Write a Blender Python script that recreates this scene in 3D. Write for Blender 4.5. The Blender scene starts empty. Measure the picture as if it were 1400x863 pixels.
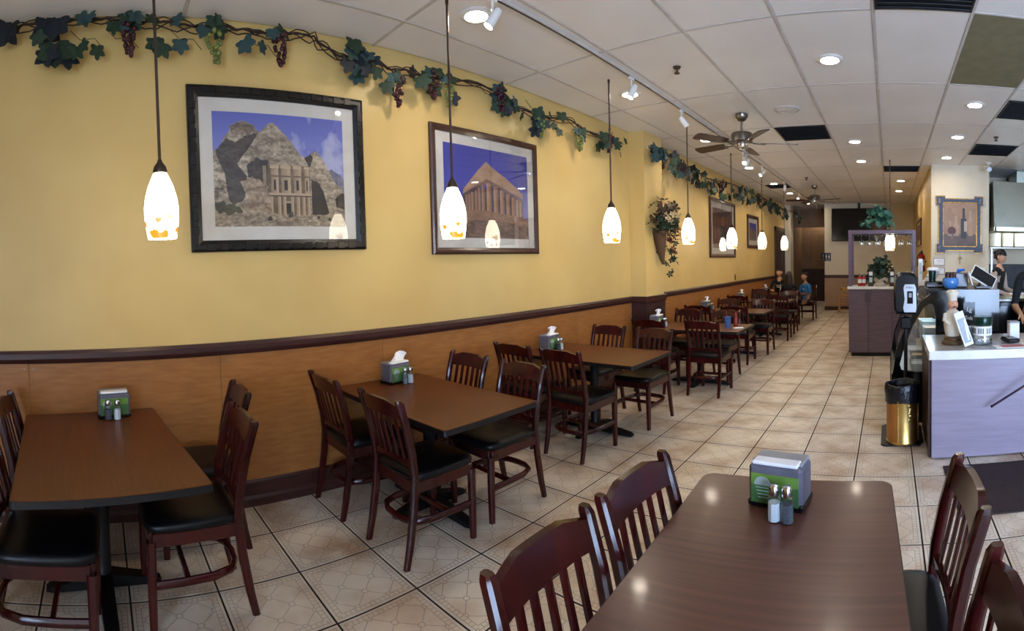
import bpy, bmesh, math, random
import numpy as np
from mathutils import Matrix, Vector, noise as mnoise
R = random.Random(7)
PI = math.pi
SC = bpy.context.scene
COL = SC.collection

# ------------------------------------------------------------------ camera (cylindrical panorama, as the phone took it)
F_PX, XVP, YH, PITCH, ROLL = 687.6668, 1215.4501, 379.563, 0.0345, -0.0134
T = 0.43                                   # floor tile pitch
HC, CEIL, XW = 1.554, 3.225, -3.22         # eye height, ceiling height, left wall
cam = bpy.data.cameras.new('camera')
cam.type = 'PANO'
cam.panorama_type = 'CENTRAL_CYLINDRICAL'
cam.central_cylindrical_range_u_min = -1000 / F_PX
cam.central_cylindrical_range_u_max = 400 / F_PX
cam.central_cylindrical_range_v_min = (YH - 863) / F_PX
cam.central_cylindrical_range_v_max = YH / F_PX
cam.central_cylindrical_radius = 1.0
cam.clip_start = 0.01
camo = bpy.data.objects.new('camera', cam)
COL.objects.link(camo)
_y = (XVP - 1000) / F_PX
_R1 = Matrix(((math.cos(_y), math.sin(_y), 0), (-math.sin(_y), math.cos(_y), 0), (0, 0, 1)))
_Rx = Matrix(((1, 0, 0), (0, math.cos(PITCH), -math.sin(PITCH)), (0, math.sin(PITCH), math.cos(PITCH))))
_Ry = Matrix(((math.cos(ROLL), 0, math.sin(ROLL)), (0, 1, 0), (-math.sin(ROLL), 0, math.cos(ROLL))))
_M = _Ry @ _Rx @ _R1
camo.matrix_world = Matrix(((_M[0][0], _M[2][0], -_M[1][0], 0), (_M[0][1], _M[2][1], -_M[1][1], 0),
                            (_M[0][2], _M[2][2], -_M[1][2], HC), (0, 0, 0, 1)))
SC.camera = camo

# ------------------------------------------------------------------ world, exposure
world = bpy.data.worlds.new('daylight')
SC.world = world
world.use_nodes = True
bg = world.node_tree.nodes['Background']
bg.inputs[0].default_value = (0.50, 0.68, 1.0, 1)
bg.inputs[1].default_value = 14.0
SC.view_settings.view_transform = 'Standard'
SC.view_settings.look = 'None'
SC.view_settings.exposure = 1.08
SC.view_settings.gamma = 1.0
SC.view_settings.use_curve_mapping = False
SC.cycles.max_bounces = 6
SC.cycles.diffuse_bounces = 4
SC.cycles.glossy_bounces = 3
SC.cycles.transmission_bounces = 4
SC.cycles.transparent_max_bounces = 10
SC.cycles.caustics_reflective = False
SC.cycles.caustics_refractive = False
# daylight enters by the shop window in the front wall: a portal that guides the sky's light through it
pl = bpy.data.lights.new('window_portal', 'AREA')
pl.shape = 'RECTANGLE'; pl.size = 3.6; pl.size_y = 2.58
pl.cycles.is_portal = True
po = bpy.data.objects.new('window_portal', pl); COL.objects.link(po)
po.location = (3.3, -2.42, 1.41); po.rotation_euler = (PI / 2, 0, 0)
LENS_POWER, SHADE_POWER, SPOT_POWER = 82.0, 5.0, 40.0

# ------------------------------------------------------------------ materials
def lin(c):
    if isinstance(c, str):
        c = [int(c[i:i + 2], 16) / 255 for i in (0, 2, 4)]
    return tuple(((v + 0.055) / 1.055) ** 2.4 if v > 0.04045 else v / 12.92 for v in c[:3]) + (1,)

class NT:
    def __init__(s, m): s.t = m.node_tree
    def n(s, typ, **kw):
        x = s.t.nodes.new(typ)
        for k, v in kw.items(): setattr(x, k, v)
        return x
    def l(s, a, b): s.t.links.new(a, b)
    def m(s, op, a, b=None, c=None):
        x = s.n('ShaderNodeMath', operation=op)
        for i, v in enumerate((a, b, c)):
            if v is None: continue
            if isinstance(v, (int, float)): x.inputs[i].default_value = v
            else: s.l(v, x.inputs[i])
        return x.outputs[0]
    def mix(s, f, a, b):
        x = s.n('ShaderNodeMix', data_type='RGBA')
        for i, v in ((0, f), (6, a), (7, b)):
            if isinstance(v, (int, float)): x.inputs[i].default_value = v
            elif isinstance(v, tuple): x.inputs[i].default_value = v
            else: s.l(v, x.inputs[i])
        return x.outputs[2]
    def noise(s, scale, detail=3, stretch=None, coord='Object', rough=.5):
        tc = s.n('ShaderNodeTexCoord'); v = tc.outputs[coord]
        if stretch:
            mp = s.n('ShaderNodeMapping'); mp.inputs['Scale'].default_value = stretch
            s.l(v, mp.inputs[0]); v = mp.outputs[0]
        x = s.n('ShaderNodeTexNoise'); x.inputs['Scale'].default_value = scale
        x.inputs['Detail'].default_value = detail; x.inputs['Roughness'].default_value = rough
        s.l(v, x.inputs['Vector'])
        return x.outputs['Fac']

MATS = {}
def mat(name, c1, c2=None, rough=.5, metal=0., scale=8., stretch=None, spec=.5, coat=0., bump=0., bscale=60., coord='Object',
        emit=None, estr=0., trans=0., ior=1.45, rvar=0., contrast=(.35, .65), detail=3):
    if name in MATS: return MATS[name]
    m = bpy.data.materials.new(name); m.use_nodes = True
    b = m.node_tree.nodes['Principled BSDF']; k = NT(m)
    c1 = lin(c1); c2 = lin(c2) if c2 else tuple(v * .86 for v in c1[:3]) + (1,)
    f = k.noise(scale, detail, stretch, coord)
    r = k.n('ShaderNodeMapRange'); r.inputs[1].default_value, r.inputs[2].default_value = contrast
    k.l(f, r.inputs[0])
    k.l(k.mix(r.outputs[0], c1, c2), b.inputs['Base Color'])
    b.inputs['Roughness'].default_value = rough
    if rvar:
        k.l(k.m('ADD', k.m('MULTIPLY', f, rvar), rough - rvar * .5), b.inputs['Roughness'])
    b.inputs['Metallic'].default_value = metal
    b.inputs['Specular IOR Level'].default_value = spec
    b.inputs['Coat Weight'].default_value = coat
    b.inputs['Coat Roughness'].default_value = .08
    b.inputs['Transmission Weight'].default_value = trans
    b.inputs['IOR'].default_value = ior
    if emit:
        b.inputs['Emission Color'].default_value = lin(emit); b.inputs['Emission Strength'].default_value = estr
    if bump:
        bn = k.n('ShaderNodeBump'); bn.inputs['Strength'].default_value = bump; bn.inputs['Distance'].default_value = .01
        k.l(k.noise(bscale, 2, None, coord), bn.inputs['Height']); k.l(bn.outputs[0], b.inputs['Normal'])
    MATS[name] = m
    return m

def pane_mat(name, tint=(1, 1, 1, 1), refl=.06):
    m = bpy.data.materials.new(name); m.use_nodes = True; t = m.node_tree; k = NT(m)
    for x in list(t.nodes):
        if x.type == 'BSDF_PRINCIPLED': t.nodes.remove(x)
    out = [x for x in t.nodes if x.type == 'OUTPUT_MATERIAL'][0]
    tr = k.n('ShaderNodeBsdfTransparent'); tr.inputs[0].default_value = tint
    gl = k.n('ShaderNodeBsdfGlossy'); gl.inputs['Roughness'].default_value = .015
    lw = k.n('ShaderNodeLayerWeight'); lw.inputs[0].default_value = .25
    f = k.m('ADD', k.m('MULTIPLY', lw.outputs['Fresnel'], .4), refl)
    mx = k.n('ShaderNodeMixShader'); k.l(f, mx.inputs[0]); k.l(tr.outputs[0], mx.inputs[1]); k.l(gl.outputs[0], mx.inputs[2])
    k.l(mx.outputs[0], out.inputs[0])
    MATS[name] = m
    return m

def print_mat(name, rough=.5):
    m = bpy.data.materials.new(name); m.use_nodes = True; k = NT(m)
    b = m.node_tree.nodes['Principled BSDF']
    a = k.n('ShaderNodeVertexColor'); a.layer_name = 'Col'
    k.l(k.mix(k.m('MULTIPLY', k.noise(160, 2), .12), a.outputs[0], (0.2, .18, .16, 1)), b.inputs['Base Color'])
    b.inputs['Roughness'].default_value = rough
    MATS[name] = m
    return m

def tile_mat():
    m = bpy.data.materials.new('floor_tile'); m.use_nodes = True; k = NT(m)
    b = m.node_tree.nodes['Principled BSDF']
    uv = k.n('ShaderNodeTexCoord').outputs['UV']
    sp = k.n('ShaderNodeSeparateXYZ'); k.l(uv, sp.inputs[0])
    px = k.m('SUBTRACT', sp.outputs[0], .5); py = k.m('SUBTRACT', sp.outputs[1], .5)
    ax = k.m('ABSOLUTE', px); ay = k.m('ABSOLUTE', py)
    d = k.m('MAXIMUM', ax, ay)
    def near(x, v, w): return k.m('LESS_THAN', k.m('ABSOLUTE', k.m('SUBTRACT', x, v)), w)
    lines = k.m('MAXIMUM', near(d, .392, .0042), near(d, .452, .0042))
    band = near(d, .422, .03)
    tsel = k.m('LESS_THAN', ax, ay)
    t = k.m('ADD', k.m('MULTIPLY', tsel, px), k.m('MULTIPLY', k.m('SUBTRACT', 1, tsel), py))
    ft = k.m('FRACT', k.m('ADD', k.m('MULTIPLY', t, 16.6), 100.5))
    sq = k.m('MULTIPLY', band, k.m('LESS_THAN', k.m('ABSOLUTE', k.m('SUBTRACT', ft, .5)), .075))
    s = .2772
    a = k.m('DIVIDE', k.m('ADD', px, py), s * 1.41421); bb = k.m('DIVIDE', k.m('SUBTRACT', px, py), s * 1.41421)
    da = k.m('SUBTRACT', .5, k.m('ABSOLUTE', k.m('SUBTRACT', k.m('FRACT', k.m('ADD', a, 50.5)), .5)))
    db = k.m('SUBTRACT', .5, k.m('ABSOLUTE', k.m('SUBTRACT', k.m('FRACT', k.m('ADD', bb, 50.5)), .5)))
    rr = k.m('SQRT', k.m('ADD', k.m('MULTIPLY', da, da), k.m('MULTIPLY', db, db)))
    inner = k.m('LESS_THAN', d, .392)
    lat = k.m('MULTIPLY', k.m('LESS_THAN', k.m('MINIMUM', da, db), .016), k.m('GREATER_THAN', rr, .13))
    ring = near(rr, .13, .018)
    lat = k.m('MULTIPLY', inner, k.m('MAXIMUM', lat, ring))
    pat = k.m('MAXIMUM', k.m('MAXIMUM', lines, sq), lat)
    geo = k.n('ShaderNodeNewGeometry')
    nz = k.n('ShaderNodeTexNoise'); nz.inputs['Scale'].default_value = 3.4; nz.inputs['Detail'].default_value = 4
    k.l(geo.outputs['Position'], nz.inputs['Vector'])
    mr = k.n('ShaderNodeMapRange'); mr.inputs[1].default_value = .42; mr.inputs[2].default_value = .72
    k.l(nz.outputs['Fac'], mr.inputs[0])
    base = k.mix(mr.outputs[0], lin('d6c9b8'), lin('ae9074'))
    nz2 = k.n('ShaderNodeTexNoise'); nz2.inputs['Scale'].default_value = 1.1; nz2.inputs['Detail'].default_value = 2
    k.l(geo.outputs['Position'], nz2.inputs['Vector'])
    wear = k.m('MULTIPLY', k.m('MULTIPLY', pat, .62), k.m('ADD', .35, nz2.outputs['Fac']))
    colr = k.mix(wear, base, lin('4c443e'))
    oi = k.n('ShaderNodeObjectInfo')
    colr = k.mix(k.m('MULTIPLY', oi.outputs['Random'], .12), colr, lin('a08a74'))
    k.l(colr, b.inputs['Base Color'])
    b.inputs['Roughness'].default_value = .36
    k.l(k.m('ADD', .28, k.m('MULTIPLY', nz.outputs['Fac'], .2)), b.inputs['Roughness'])
    bn = k.n('ShaderNodeBump'); bn.inputs['Strength'].default_value = .15; bn.inputs['Distance'].default_value = .004
    k.l(k.m('SUBTRACT', 1, pat), bn.inputs['Height']); k.l(bn.outputs[0], b.inputs['Normal'])
    MATS['floor_tile'] = m
    return m

M = MATS
tile_mat()
mat('grout', '241e1a', '191512', .9)
mat('wall_yellow', 'dabb78', 'd2b16e', .42, scale=1.5, bump=.04, bscale=180, spec=.4)
mat('wall_beige', 'dfd4bd', 'd8ccb3', .5, scale=2, spec=.4)
mat('wall_tan', 'a88a72', '9c7f68', .55, scale=2)
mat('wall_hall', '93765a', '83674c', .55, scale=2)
mat('wainscot', 'a46c38', '955f2e', .42, scale=5, stretch=(1, 1.2, 9), spec=.4)
mat('dark_trim', '43231d', '361a16', .38, scale=6, stretch=(4, 1, 8))
mat('dark_panel', '3d2420', '301a18', .4, scale=5)
mat('ceiling_tile', 'f0edec', 'e8e4e2', .42, scale=1.2, bump=.05, bscale=220, spec=.45)
mat('ceiling_olive', '807c62', '757057', .6)
mat('grid_bar', 'cdc7c3', 'bfb8b3', .4)
mat('grid_gold', 'd8b878', 'c9a765', .35)
mat('vent_black', '23262c', '17191e', .5)
mat('mahogany', '42110e', '2a0908', .17, scale=6, stretch=(1, 1, .25), spec=.45)
mat('black_vinyl', '08080b', '050507', .36, spec=.3, bump=.03, bscale=140)
mat('table_wood', '623318', '4f2912', .34, scale=4, stretch=(.5, 22, 1), spec=.35, detail=5, contrast=(.3, .7))
mat('table_wood_dark', '643c2f', '4c2c25', .3, scale=4, stretch=(.25, 13, 1), coat=.1, detail=6, contrast=(.3, .72))
mat('black_edge', '101012', '08080a', .4)
mat('black_metal', '0f0f12', '08080a', .45, metal=.2)
mat('brushed_steel', '928e88', '75716c', .3, metal=1, scale=3, stretch=(1, 1, 20))
mat('chrome', 'd5d5d8', 'b8b8bc', .12, metal=1)
mat('hood_steel', 'b9bdae', 'a5aa9b', .28, metal=.85, scale=2)
mat('white_paint', 'e9e6e2', 'dedad5', .4)
mat('white_paper', 'efeef0', 'e2e1e4', .8)
mat('bronze_rod', '54453c', '43362f', .35, metal=.7)
mat('fan_blade', '4a2a20', '382018', .4, scale=5, stretch=(1, 8, 1))
mat('frame_black', '17120f', '0d0a08', .32, scale=12)
mat('frame_brown', '4c2c1c', '3a1f14', .3, scale=10, coat=.2)
mat('frame_gold', 'a87d42', '7c5a2c', .35, metal=.7, scale=30)
mat('frame_blue', '34405a', '242c40', .4, scale=60, contrast=(.4, .6))
mat('matboard', 'e7e0d6', 'dfd7cc', .8)
mat('leaf_green', '27402a', '182a1c', .6, scale=20)
mat('leaf_teal', '35504f', '263d3d', .6, scale=20)
mat('leaf_dark', '1e2630', '161c20', .6, scale=20)
mat('leaf_ivy', '3a7462', '24503f', .5, scale=25)
mat('stem_brown', '3d2a22', '2a1c17', .8, scale=30)
mat('grape_maroon', '4a1a26', '30101a', .35, scale=40)
mat('grape_green', '7f8a4c', '65703a', .35, scale=40)
mat('dried_brown', '5d4a3a', '3f3026', .9, scale=30)
mat('dried_cream', 'c8b088', 'a08a66', .9, scale=30)
mat('dried_red', '6b3024', '4d2018', .9, scale=30)
mat('wicker', '5c3f28', '432c1b', .8, scale=60, stretch=(1, 1, 4), bump=.4, bscale=90)
mat('laminate_plum', '6a5a68', '5c4d5b', .3, scale=4, stretch=(1, 1, 14), coat=.1)
mat('laminate_front', '92889a', '897e8f', .33, scale=3, stretch=(1.2, 1, 12), detail=5)
mat('worktop', 'b9b6b2', 'a4a19e', .16, scale=14, detail=4)
mat('worktop_edge', 'e6e3de', 'dad7d2', .3)
mat('black_plastic', '101114', '0a0b0d', .22, spec=.5)
mat('black_gloss', '0b0c10', '08090c', .12, spec=.6)
mat('grey_plastic', '8f9299', '82858c', .35)
mat('smoke_plastic', '6a6874', '585663', .22, spec=.5)
mat('silver_face', 'c2c6cc', 'b2b6bd', .3, metal=.3)
mat('gold_brass', 'dfc07c', 'b8924a', .3, metal=1, scale=6)
mat('reflection_amber', '9a5f22', '7f4a18', .4, scale=4, stretch=(6, 6, 1))  # colour of the warm reflection painted on the brass bin
mat('bag_black', '12131a', '0a0a10', .3, bump=.6, bscale=45)
mat('bowl_blue', '4f86c8', '447abb', .15, coat=.4)
mat('glove_blue', '2f74d8', '2866c4', .6)
mat('card_green', '6f9440', '5a8038', .5, scale=9)
mat('card_dark_green', '48703c', '3a5c34', .5, scale=9)
mat('card_pale', 'a9bcb8', '98aca8', .5, scale=9)
mat('salt_white', 'e6ebee', 'dde2e6', .7)
mat('pepper_grey', '5d626c', '42464e', .8, scale=300)
mat('sauce_red', '8a241c', '6f1a14', .3)
mat('cup_blue', '46649a', '3a5686', .4)
mat('tv_black', '0c0d10', '08090b', .12, spec=.6)
mat('skin', 'd0a184', 'c59477', .55, scale=12)
mat('skin_tan', 'b78765', 'a87858', .55, scale=12)
mat('lip', 'a3605a', '95524d', .5)
mat('eye_dark', '1c1614', '120e0d', .3)
mat('hair_dark', '17110f', '0e0a09', .55, scale=90, stretch=(1, 1, .2))
mat('hair_brown', '35241a', '281a12', .6, scale=90, stretch=(1, 1, .2))
mat('cloth_black', '131318', '0c0c10', .85)
mat('cloth_blue', '2577b8', '1d68a6', .8)
mat('cloth_navy', '171c2a', '11151f', .8)
mat('cloth_grey_sleeve', 'b9a79c', 'a8978c', .8)
mat('print_white', 'd8d6d2', 'cbc9c5', .7)
mat('print_orange', 'b8623a', 'a8562f', .7)
mat('sign_blue', '1f2c48', '18233a', .4)
mat('pine', 'b58a52', 'a37a45', .5, scale=6, stretch=(1, 1, .2))
mat('rubber_mat', '2a1a18', '201312', .7, scale=20)
mat('figure_white', 'e2d8c8', 'd4c9b8', .35)
mat('figure_skin', 'd9a184', 'cd9477', .4)
mat('figure_base', '5b4126', '43301b', .5)
mat('red_enamel', 'a82018', '931a13', .3)
mat('jar_green', '123328', '0d261e', .2, metal=.3)
mat('menu_red', 'b06a6a', 'a05a5c', .5, scale=30)
mat('plate_brown', '6a3a2c', '5a3024', .4)
mat('purple_stick', '3a2438', '2c1a2b', .4)
mat('lens_glow', 'ffffff', 'ffffff', .5, emit='fff1dc', estr=LENS_POWER)
mat('spot_glow', 'ffffff', 'ffffff', .5, emit='fff0d8', estr=SPOT_POWER)
pane_mat('glass_pane', (1, 1, 1, 1), .025)
pane_mat('glass_clear', (.93, .96, .97, 1), .08)
pane_mat('glass_stem', (.9, .93, .95, 1), .22)
pane_mat('glass_window', (1, 1, 1, 1), .03)
print_mat('photo_print')

def shade_mat():
    m = bpy.data.materials.new('shade_glass'); m.use_nodes = True; k = NT(m)
    b = m.node_tree.nodes['Principled BSDF']
    tc = k.n('ShaderNodeTexCoord'); sp = k.n('ShaderNodeSeparateXYZ'); k.l(tc.outputs['Object'], sp.inputs[0])
    f = k.noise(22, 1)
    low = k.n('ShaderNodeMapRange'); low.inputs[1].default_value = .16; low.inputs[2].default_value = .09
    k.l(sp.outputs[2], low.inputs[0])
    patch = k.n('ShaderNodeMapRange'); patch.inputs[1].default_value = .56; patch.inputs[2].default_value = .60
    k.l(f, patch.inputs[0])
    amber = k.m('MULTIPLY', low.outputs[0], patch.outputs[0])
    c = k.mix(amber, lin('fff3d6'), lin('f0a028'))
    k.l(c, b.inputs['Emission Color']); k.l(c, b.inputs['Base Color'])
    k.l(k.m('SUBTRACT', SHADE_POWER, k.m('MULTIPLY', amber, SHADE_POWER * .93)), b.inputs['Emission Strength'])
    b.inputs['Roughness'].default_value = .3
    MATS['shade_glass'] = m
shade_mat()

# ------------------------------------------------------------------ mesh helpers
class MB:
    def __init__(s): s.v = []; s.f = []
    def add(s, vs, fs, mtx=None):
        o = len(s.v)
        s.v += [tuple(mtx @ Vector(v)) if mtx else tuple(v) for v in vs]
        s.f += [tuple(i + o for i in f) for f in fs]
        return s
    def box(s, c, sz, bev=0., mtx=None, rz=0.):
        h = [x / 2 for x in sz]
        b = min(bev, *[x * .49 for x in h]) if bev else 0
        if rz:
            q = Matrix.Translation(c) @ Matrix.Rotation(rz, 4, 'Z'); c = (0, 0, 0)
            mtx = (mtx @ q) if mtx else q
        if not b:
            vs = [(c[0] + x * h[0], c[1] + y * h[1], c[2] + z * h[2]) for x in (-1, 1) for y in (-1, 1) for z in (-1, 1)]
            return s.add(vs, [(0, 1, 3, 2), (4, 6, 7, 5), (0, 4, 5, 1), (2, 3, 7, 6), (0, 2, 6, 4), (1, 5, 7, 3)], mtx)
        vs = []; idx = {}
        for x in (-1, 1):
            for y in (-1, 1):
                for z in (-1, 1):
                    for a in range(3):
                        d = [h[i] - (0 if i == a else b) for i in range(3)]
                        idx[x, y, z, a] = len(vs)
                        vs.append((c[0] + x * d[0], c[1] + y * d[1], c[2] + z * d[2]))
        fs = []
        for a in range(3):
            u, w = (a + 1) % 3, (a + 2) % 3
            for sg in (-1, 1):
                def key(su, sw):
                    q = [0, 0, 0]; q[a] = sg; q[u] = su; q[w] = sw; return idx[q[0], q[1], q[2], a]
                q = [key(-1, -1), key(1, -1), key(1, 1), key(-1, 1)]
                fs.append(tuple(q if sg > 0 else q[::-1]))
        for a in range(3):           # edges along axis a
            u, w = (a + 1) % 3, (a + 2) % 3
            for su in (-1, 1):
                for sw in (-1, 1):
                    def k2(sa, ax):
                        q = [0, 0, 0]; q[a] = sa; q[u] = su; q[w] = sw; return idx[q[0], q[1], q[2], ax]
                    q = [k2(-1, u), k2(1, u), k2(1, w), k2(-1, w)]
                    fs.append(tuple(q[::-1] if su * sw > 0 else q))
        for x in (-1, 1):
            for y in (-1, 1):
                for z in (-1, 1):
                    q = [idx[x, y, z, i] for i in range(3)]
                    fs.append(tuple(q if x * y * z > 0 else q[::-1]))
        return s.add(vs, fs, mtx)
    def span(s, a, b, bev=0., mtx=None):
        return s.box([(a[i] + b[i]) / 2 for i in range(3)], [abs(b[i] - a[i]) for i in range(3)], bev, mtx)
    def prism(s, poly, h0, h1, axis=2, mtx=None):
        n = len(poly); vs = []
        for h in (h0, h1):
            for p in poly:
                vs.append({2: (p[0], p[1], h), 1: (p[0], h, p[1]), 0: (h, p[0], p[1])}[axis])
        fs = [tuple(range(n))[::-1], tuple(range(n, 2 * n))] + [(i, (i + 1) % n, n + (i + 1) % n, n + i) for i in range(n)]
        return s.add(vs, fs, mtx)
    def lathe(s, prof, n=16, mtx=None, a0=0., a1=2 * PI):
        vs = []; fs = []; full = abs(a1 - a0 - 2 * PI) < 1e-6; m = n if full else n + 1
        for r, z in prof:
            for i in range(m):
                t = a0 + (a1 - a0) * i / n; vs.append((r * math.cos(t), r * math.sin(t), z))
        for j in range(len(prof) - 1):
            for i in range(n):
                a, b = j * m + i, j * m + (i + 1) % m
                fs.append((a, b, b + m, a + m))
        if full:
            if prof[0][0] > 1e-5: fs.append(tuple(range(m))[::-1])
            if prof[-1][0] > 1e-5: fs.append(tuple(range((len(prof) - 1) * m, len(prof) * m)))
        return s.add(vs, fs, mtx)
    def cyl(s, p, r, h, n=16, mtx=None, r2=None):
        q = Matrix.Translation(p); q = mtx @ q if mtx else q
        return s.lathe([(r, 0), (r2 if r2 is not None else r, h)], n, q)
    def sphere(s, c, r, n=10, m=7, mtx=None):
        if isinstance(r, (int, float)): r = (r, r, r)
        q = Matrix.Translation(c) @ Matrix.Diagonal((*r, 1)); q = mtx @ q if mtx else q
        return s.lathe([(max(math.sin(PI * j / m), 1e-6), -math.cos(PI * j / m)) for j in range(m + 1)], n, q)
    def tube(s, pts, r, n=6, cap=True, mtx=None, flat=None):
        pts = [Vector(p) for p in pts]; N = len(pts)
        rs = r if isinstance(r, (list, tuple)) else [r] * N
        vs = []; fs = []; up = Vector((0, 0, 1)); prev = None
        for i, p in enumerate(pts):
            d = (pts[min(i + 1, N - 1)] - pts[max(i - 1, 0)])
            d = d.normalized() if d.length > 1e-9 else Vector((0, 0, 1))
            if prev is None:
                x = d.cross(up)
                if x.length < .05: x = d.cross(Vector((0, 1, 0)))
            else:
                x = prev - d * prev.dot(d)
            x.normalize(); y = d.cross(x); prev = x
            for j in range(n):
                t = 2 * PI * (j + .5) / n
                vs.append(p + x * (rs[i] * math.cos(t)) + y * (rs[i] * math.sin(t) * (flat or 1)))
        for i in range(N - 1):
            for j in range(n):
                a, b = i * n + j, i * n + (j + 1) % n
                fs.append((a, b, b + n, a + n))
        if cap:
            fs.append(tuple(range(n))[::-1]); fs.append(tuple(range((N - 1) * n, N * n)))
        return s.add(vs, fs, mtx)
    def post(s, pts, wx, wy, mtx=None):
        """square post through points (roughly upright), chamfered corners"""
        vs = []; fs = []
        c = .22
        ring = [(-.5 + c, -.5), (.5 - c, -.5), (.5, -.5 + c), (.5, .5 - c), (.5 - c, .5), (-.5 + c, .5), (-.5, .5 - c), (-.5, -.5 + c)]
        for i, p in enumerate(pts):
            k = p[3] if len(p) > 3 else 1
            for a, b in ring: vs.append((p[0] + a * wx * k, p[1] + b * wy * k, p[2]))
        for i in range(len(pts) - 1):
            for j in range(8):
                a, b = i * 8 + j, i * 8 + (j + 1) % 8
                fs.append((a, b, b + 8, a + 8))
        fs.append(tuple(range(8))[::-1]); fs.append(tuple(range((len(pts) - 1) * 8, len(pts) * 8)))
        return s.add(vs, fs, mtx)
    def mesh(s, name, m, smooth=None):
        me = bpy.data.meshes.new(name)
        me.from_pydata([tuple(v) for v in s.v], [], s.f)
        bm = bmesh.new(); bm.from_mesh(me); bmesh.ops.recalc_face_normals(bm, faces=bm.faces); bm.to_mesh(me); bm.free()
        if smooth is not None:
            me.polygons.foreach_set('use_smooth', [True] * len(me.polygons))
            me.set_sharp_from_angle(angle=math.radians(smooth))
        me.materials.append(M[m] if isinstance(m, str) else m)
        return me
    def build(s, name, m, parent=None, smooth=None, loc=None):
        return link(name, s.mesh(name, m, smooth), parent, loc)

def link(name, me, parent=None, loc=None, rz=None):
    o = bpy.data.objects.new(name, me); COL.objects.link(o)
    if parent: o.parent = parent
    if loc is not None: o.location = loc
    if rz is not None: o.rotation_euler = (0, 0, rz)
    return o
def tag(o, label=None, cat=None, group=None, kind=None):
    for k, v in (('label', label), ('category', cat), ('group', group), ('kind', kind)):
        if v: o[k] = v
    return o
def thing(name, label, cat, loc=(0, 0, 0), rz=0., group=None):
    o = bpy.data.objects.new(name, None); COL.objects.link(o)
    o.empty_display_size = .05
    o.location = loc; o.rotation_euler = (0, 0, rz)
    return tag(o, label, cat, group)
def struct(name, mb, m, smooth=None, label=None):
    o = mb.build(name, m, None, smooth) if isinstance(mb, MB) else mb
    return tag(o, label, None, None, 'structure')
def dup(root, loc, rz=None, label=None, group=None):
    def cp(o, par):
        c = o.copy(); COL.objects.link(c); c.parent = par
        for ch in kids[o]: cp(ch, c)
        return c
    kids = {}
    def walk(o):
        kids[o] = list(o.children)
        for ch in kids[o]: walk(ch)
    walk(root)
    r = cp(root, None); r.location = loc
    if rz is not None: r.rotation_euler = (0, 0, rz)
    if label: r['label'] = label
    if group: r['group'] = group
    return r
def text(s, size, m, parent, mtx, name='lettering', thick=.0008):
    cu = bpy.data.curves.new('t', 'FONT'); cu.body = s; cu.size = size; cu.extrude = thick; cu.align_x = 'CENTER'; cu.align_y = 'CENTER'
    cu.resolution_u = 2
    o = bpy.data.objects.new('t', cu); COL.objects.link(o)
    me = bpy.data.meshes.new_from_object(o.evaluated_get(bpy.context.evaluated_depsgraph_get()))
    bpy.data.objects.remove(o); bpy.data.curves.remove(cu)
    me.transform(mtx); me.materials.clear(); me.materials.append(M[m])
    return link(name, me, parent)
FRONT = Matrix.Rotation(PI / 2, 4, 'X')        # lettering upright, read from -Y

# ------------------------------------------------------------------ floor
Y0, Y1, X1 = -2.5, 20.7, 5.2
floor = struct('floor', MB().span((-3.45, Y0 - .2, -.10), (X1 + .2, Y1 + .2, -.005)), 'grout', label='beige patterned ceramic tile floor with dark joints')
def tile_mesh():
    g = T / 2 - .0048; b = .001
    vs = [(-g, -g, -.012), (g, -g, -.012), (g, g, -.012), (-g, g, -.012),
          (-g, -g, -b), (g, -g, -b), (g, g, -b), (-g, g, -b),
          (-g + b, -g + b, 0), (g - b, -g + b, 0), (g - b, g - b, 0), (-g + b, g - b, 0)]
    fs = [(8, 9, 10, 11)] + [(i, (i + 1) % 4, 4 + (i + 1) % 4, 4 + i) for i in range(4)] + [(4 + i, 4 + (i + 1) % 4, 8 + (i + 1) % 4, 8 + i) for i in range(4)]
    return vs, fs
def with_uv(vs, fs, name, uvs):
    me = bpy.data.meshes.new(name); me.from_pydata(vs, [], fs); me.materials.append(M['floor_tile']); me.materials.append(M['grout'])
    me.polygons.foreach_set('material_index', [1 if 0 < i % 9 < 5 else 0 for i in range(len(fs))])
    uv = me.uv_layers.new(name='UVMap')
    li = np.empty(len(me.loops), dtype=np.int32); me.loops.foreach_get('vertex_index', li)
    uv.data.foreach_set('uv', np.asarray(uvs, dtype=np.float32)[li].ravel())
    return me
tv, tf = tile_mesh()
tuv = [(v[0] / T + .5, v[1] / T + .5) for v in tv]
tme = with_uv(tv, tf, 'floor_tile', tuv)
cells = []
for i in range(-1, 19):
    for j in range(-16, 38):
        x, y = -2.830 + (i + .5) * T, 4.394 + (j + .5) * T
        if x > X1 or y < Y0 or y > Y1: continue
        a = (math.atan2(x, y) + _y) * F_PX; r = math.hypot(x, y)
        shown = -1040 < a < 440 and r > 1.7 and not (x > .35 and y > 4.0) and not (x > .75 and y > 3.8)
        cells.append((0 if shown else 1, r, x, y, (i * 7 + j * 13) % 4))
cells.sort()
sv, sf, su = [], [], []
for n, (hid, r, x, y, q) in enumerate(cells):
    if n < 300 and not hid:
        o = link('floor_tile', tme, floor, (x, y, 0))
    else:
        k = len(sv)
        sv += [(v[0] + x, v[1] + y, v[2]) for v in tv]; sf += [tuple(a + k for a in f) for f in tf]; su += tuv
so = link('floor_tile_field', with_uv(sv, sf, 'floor_tile_field', su), floor); so['kind'] = 'stuff'

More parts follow.
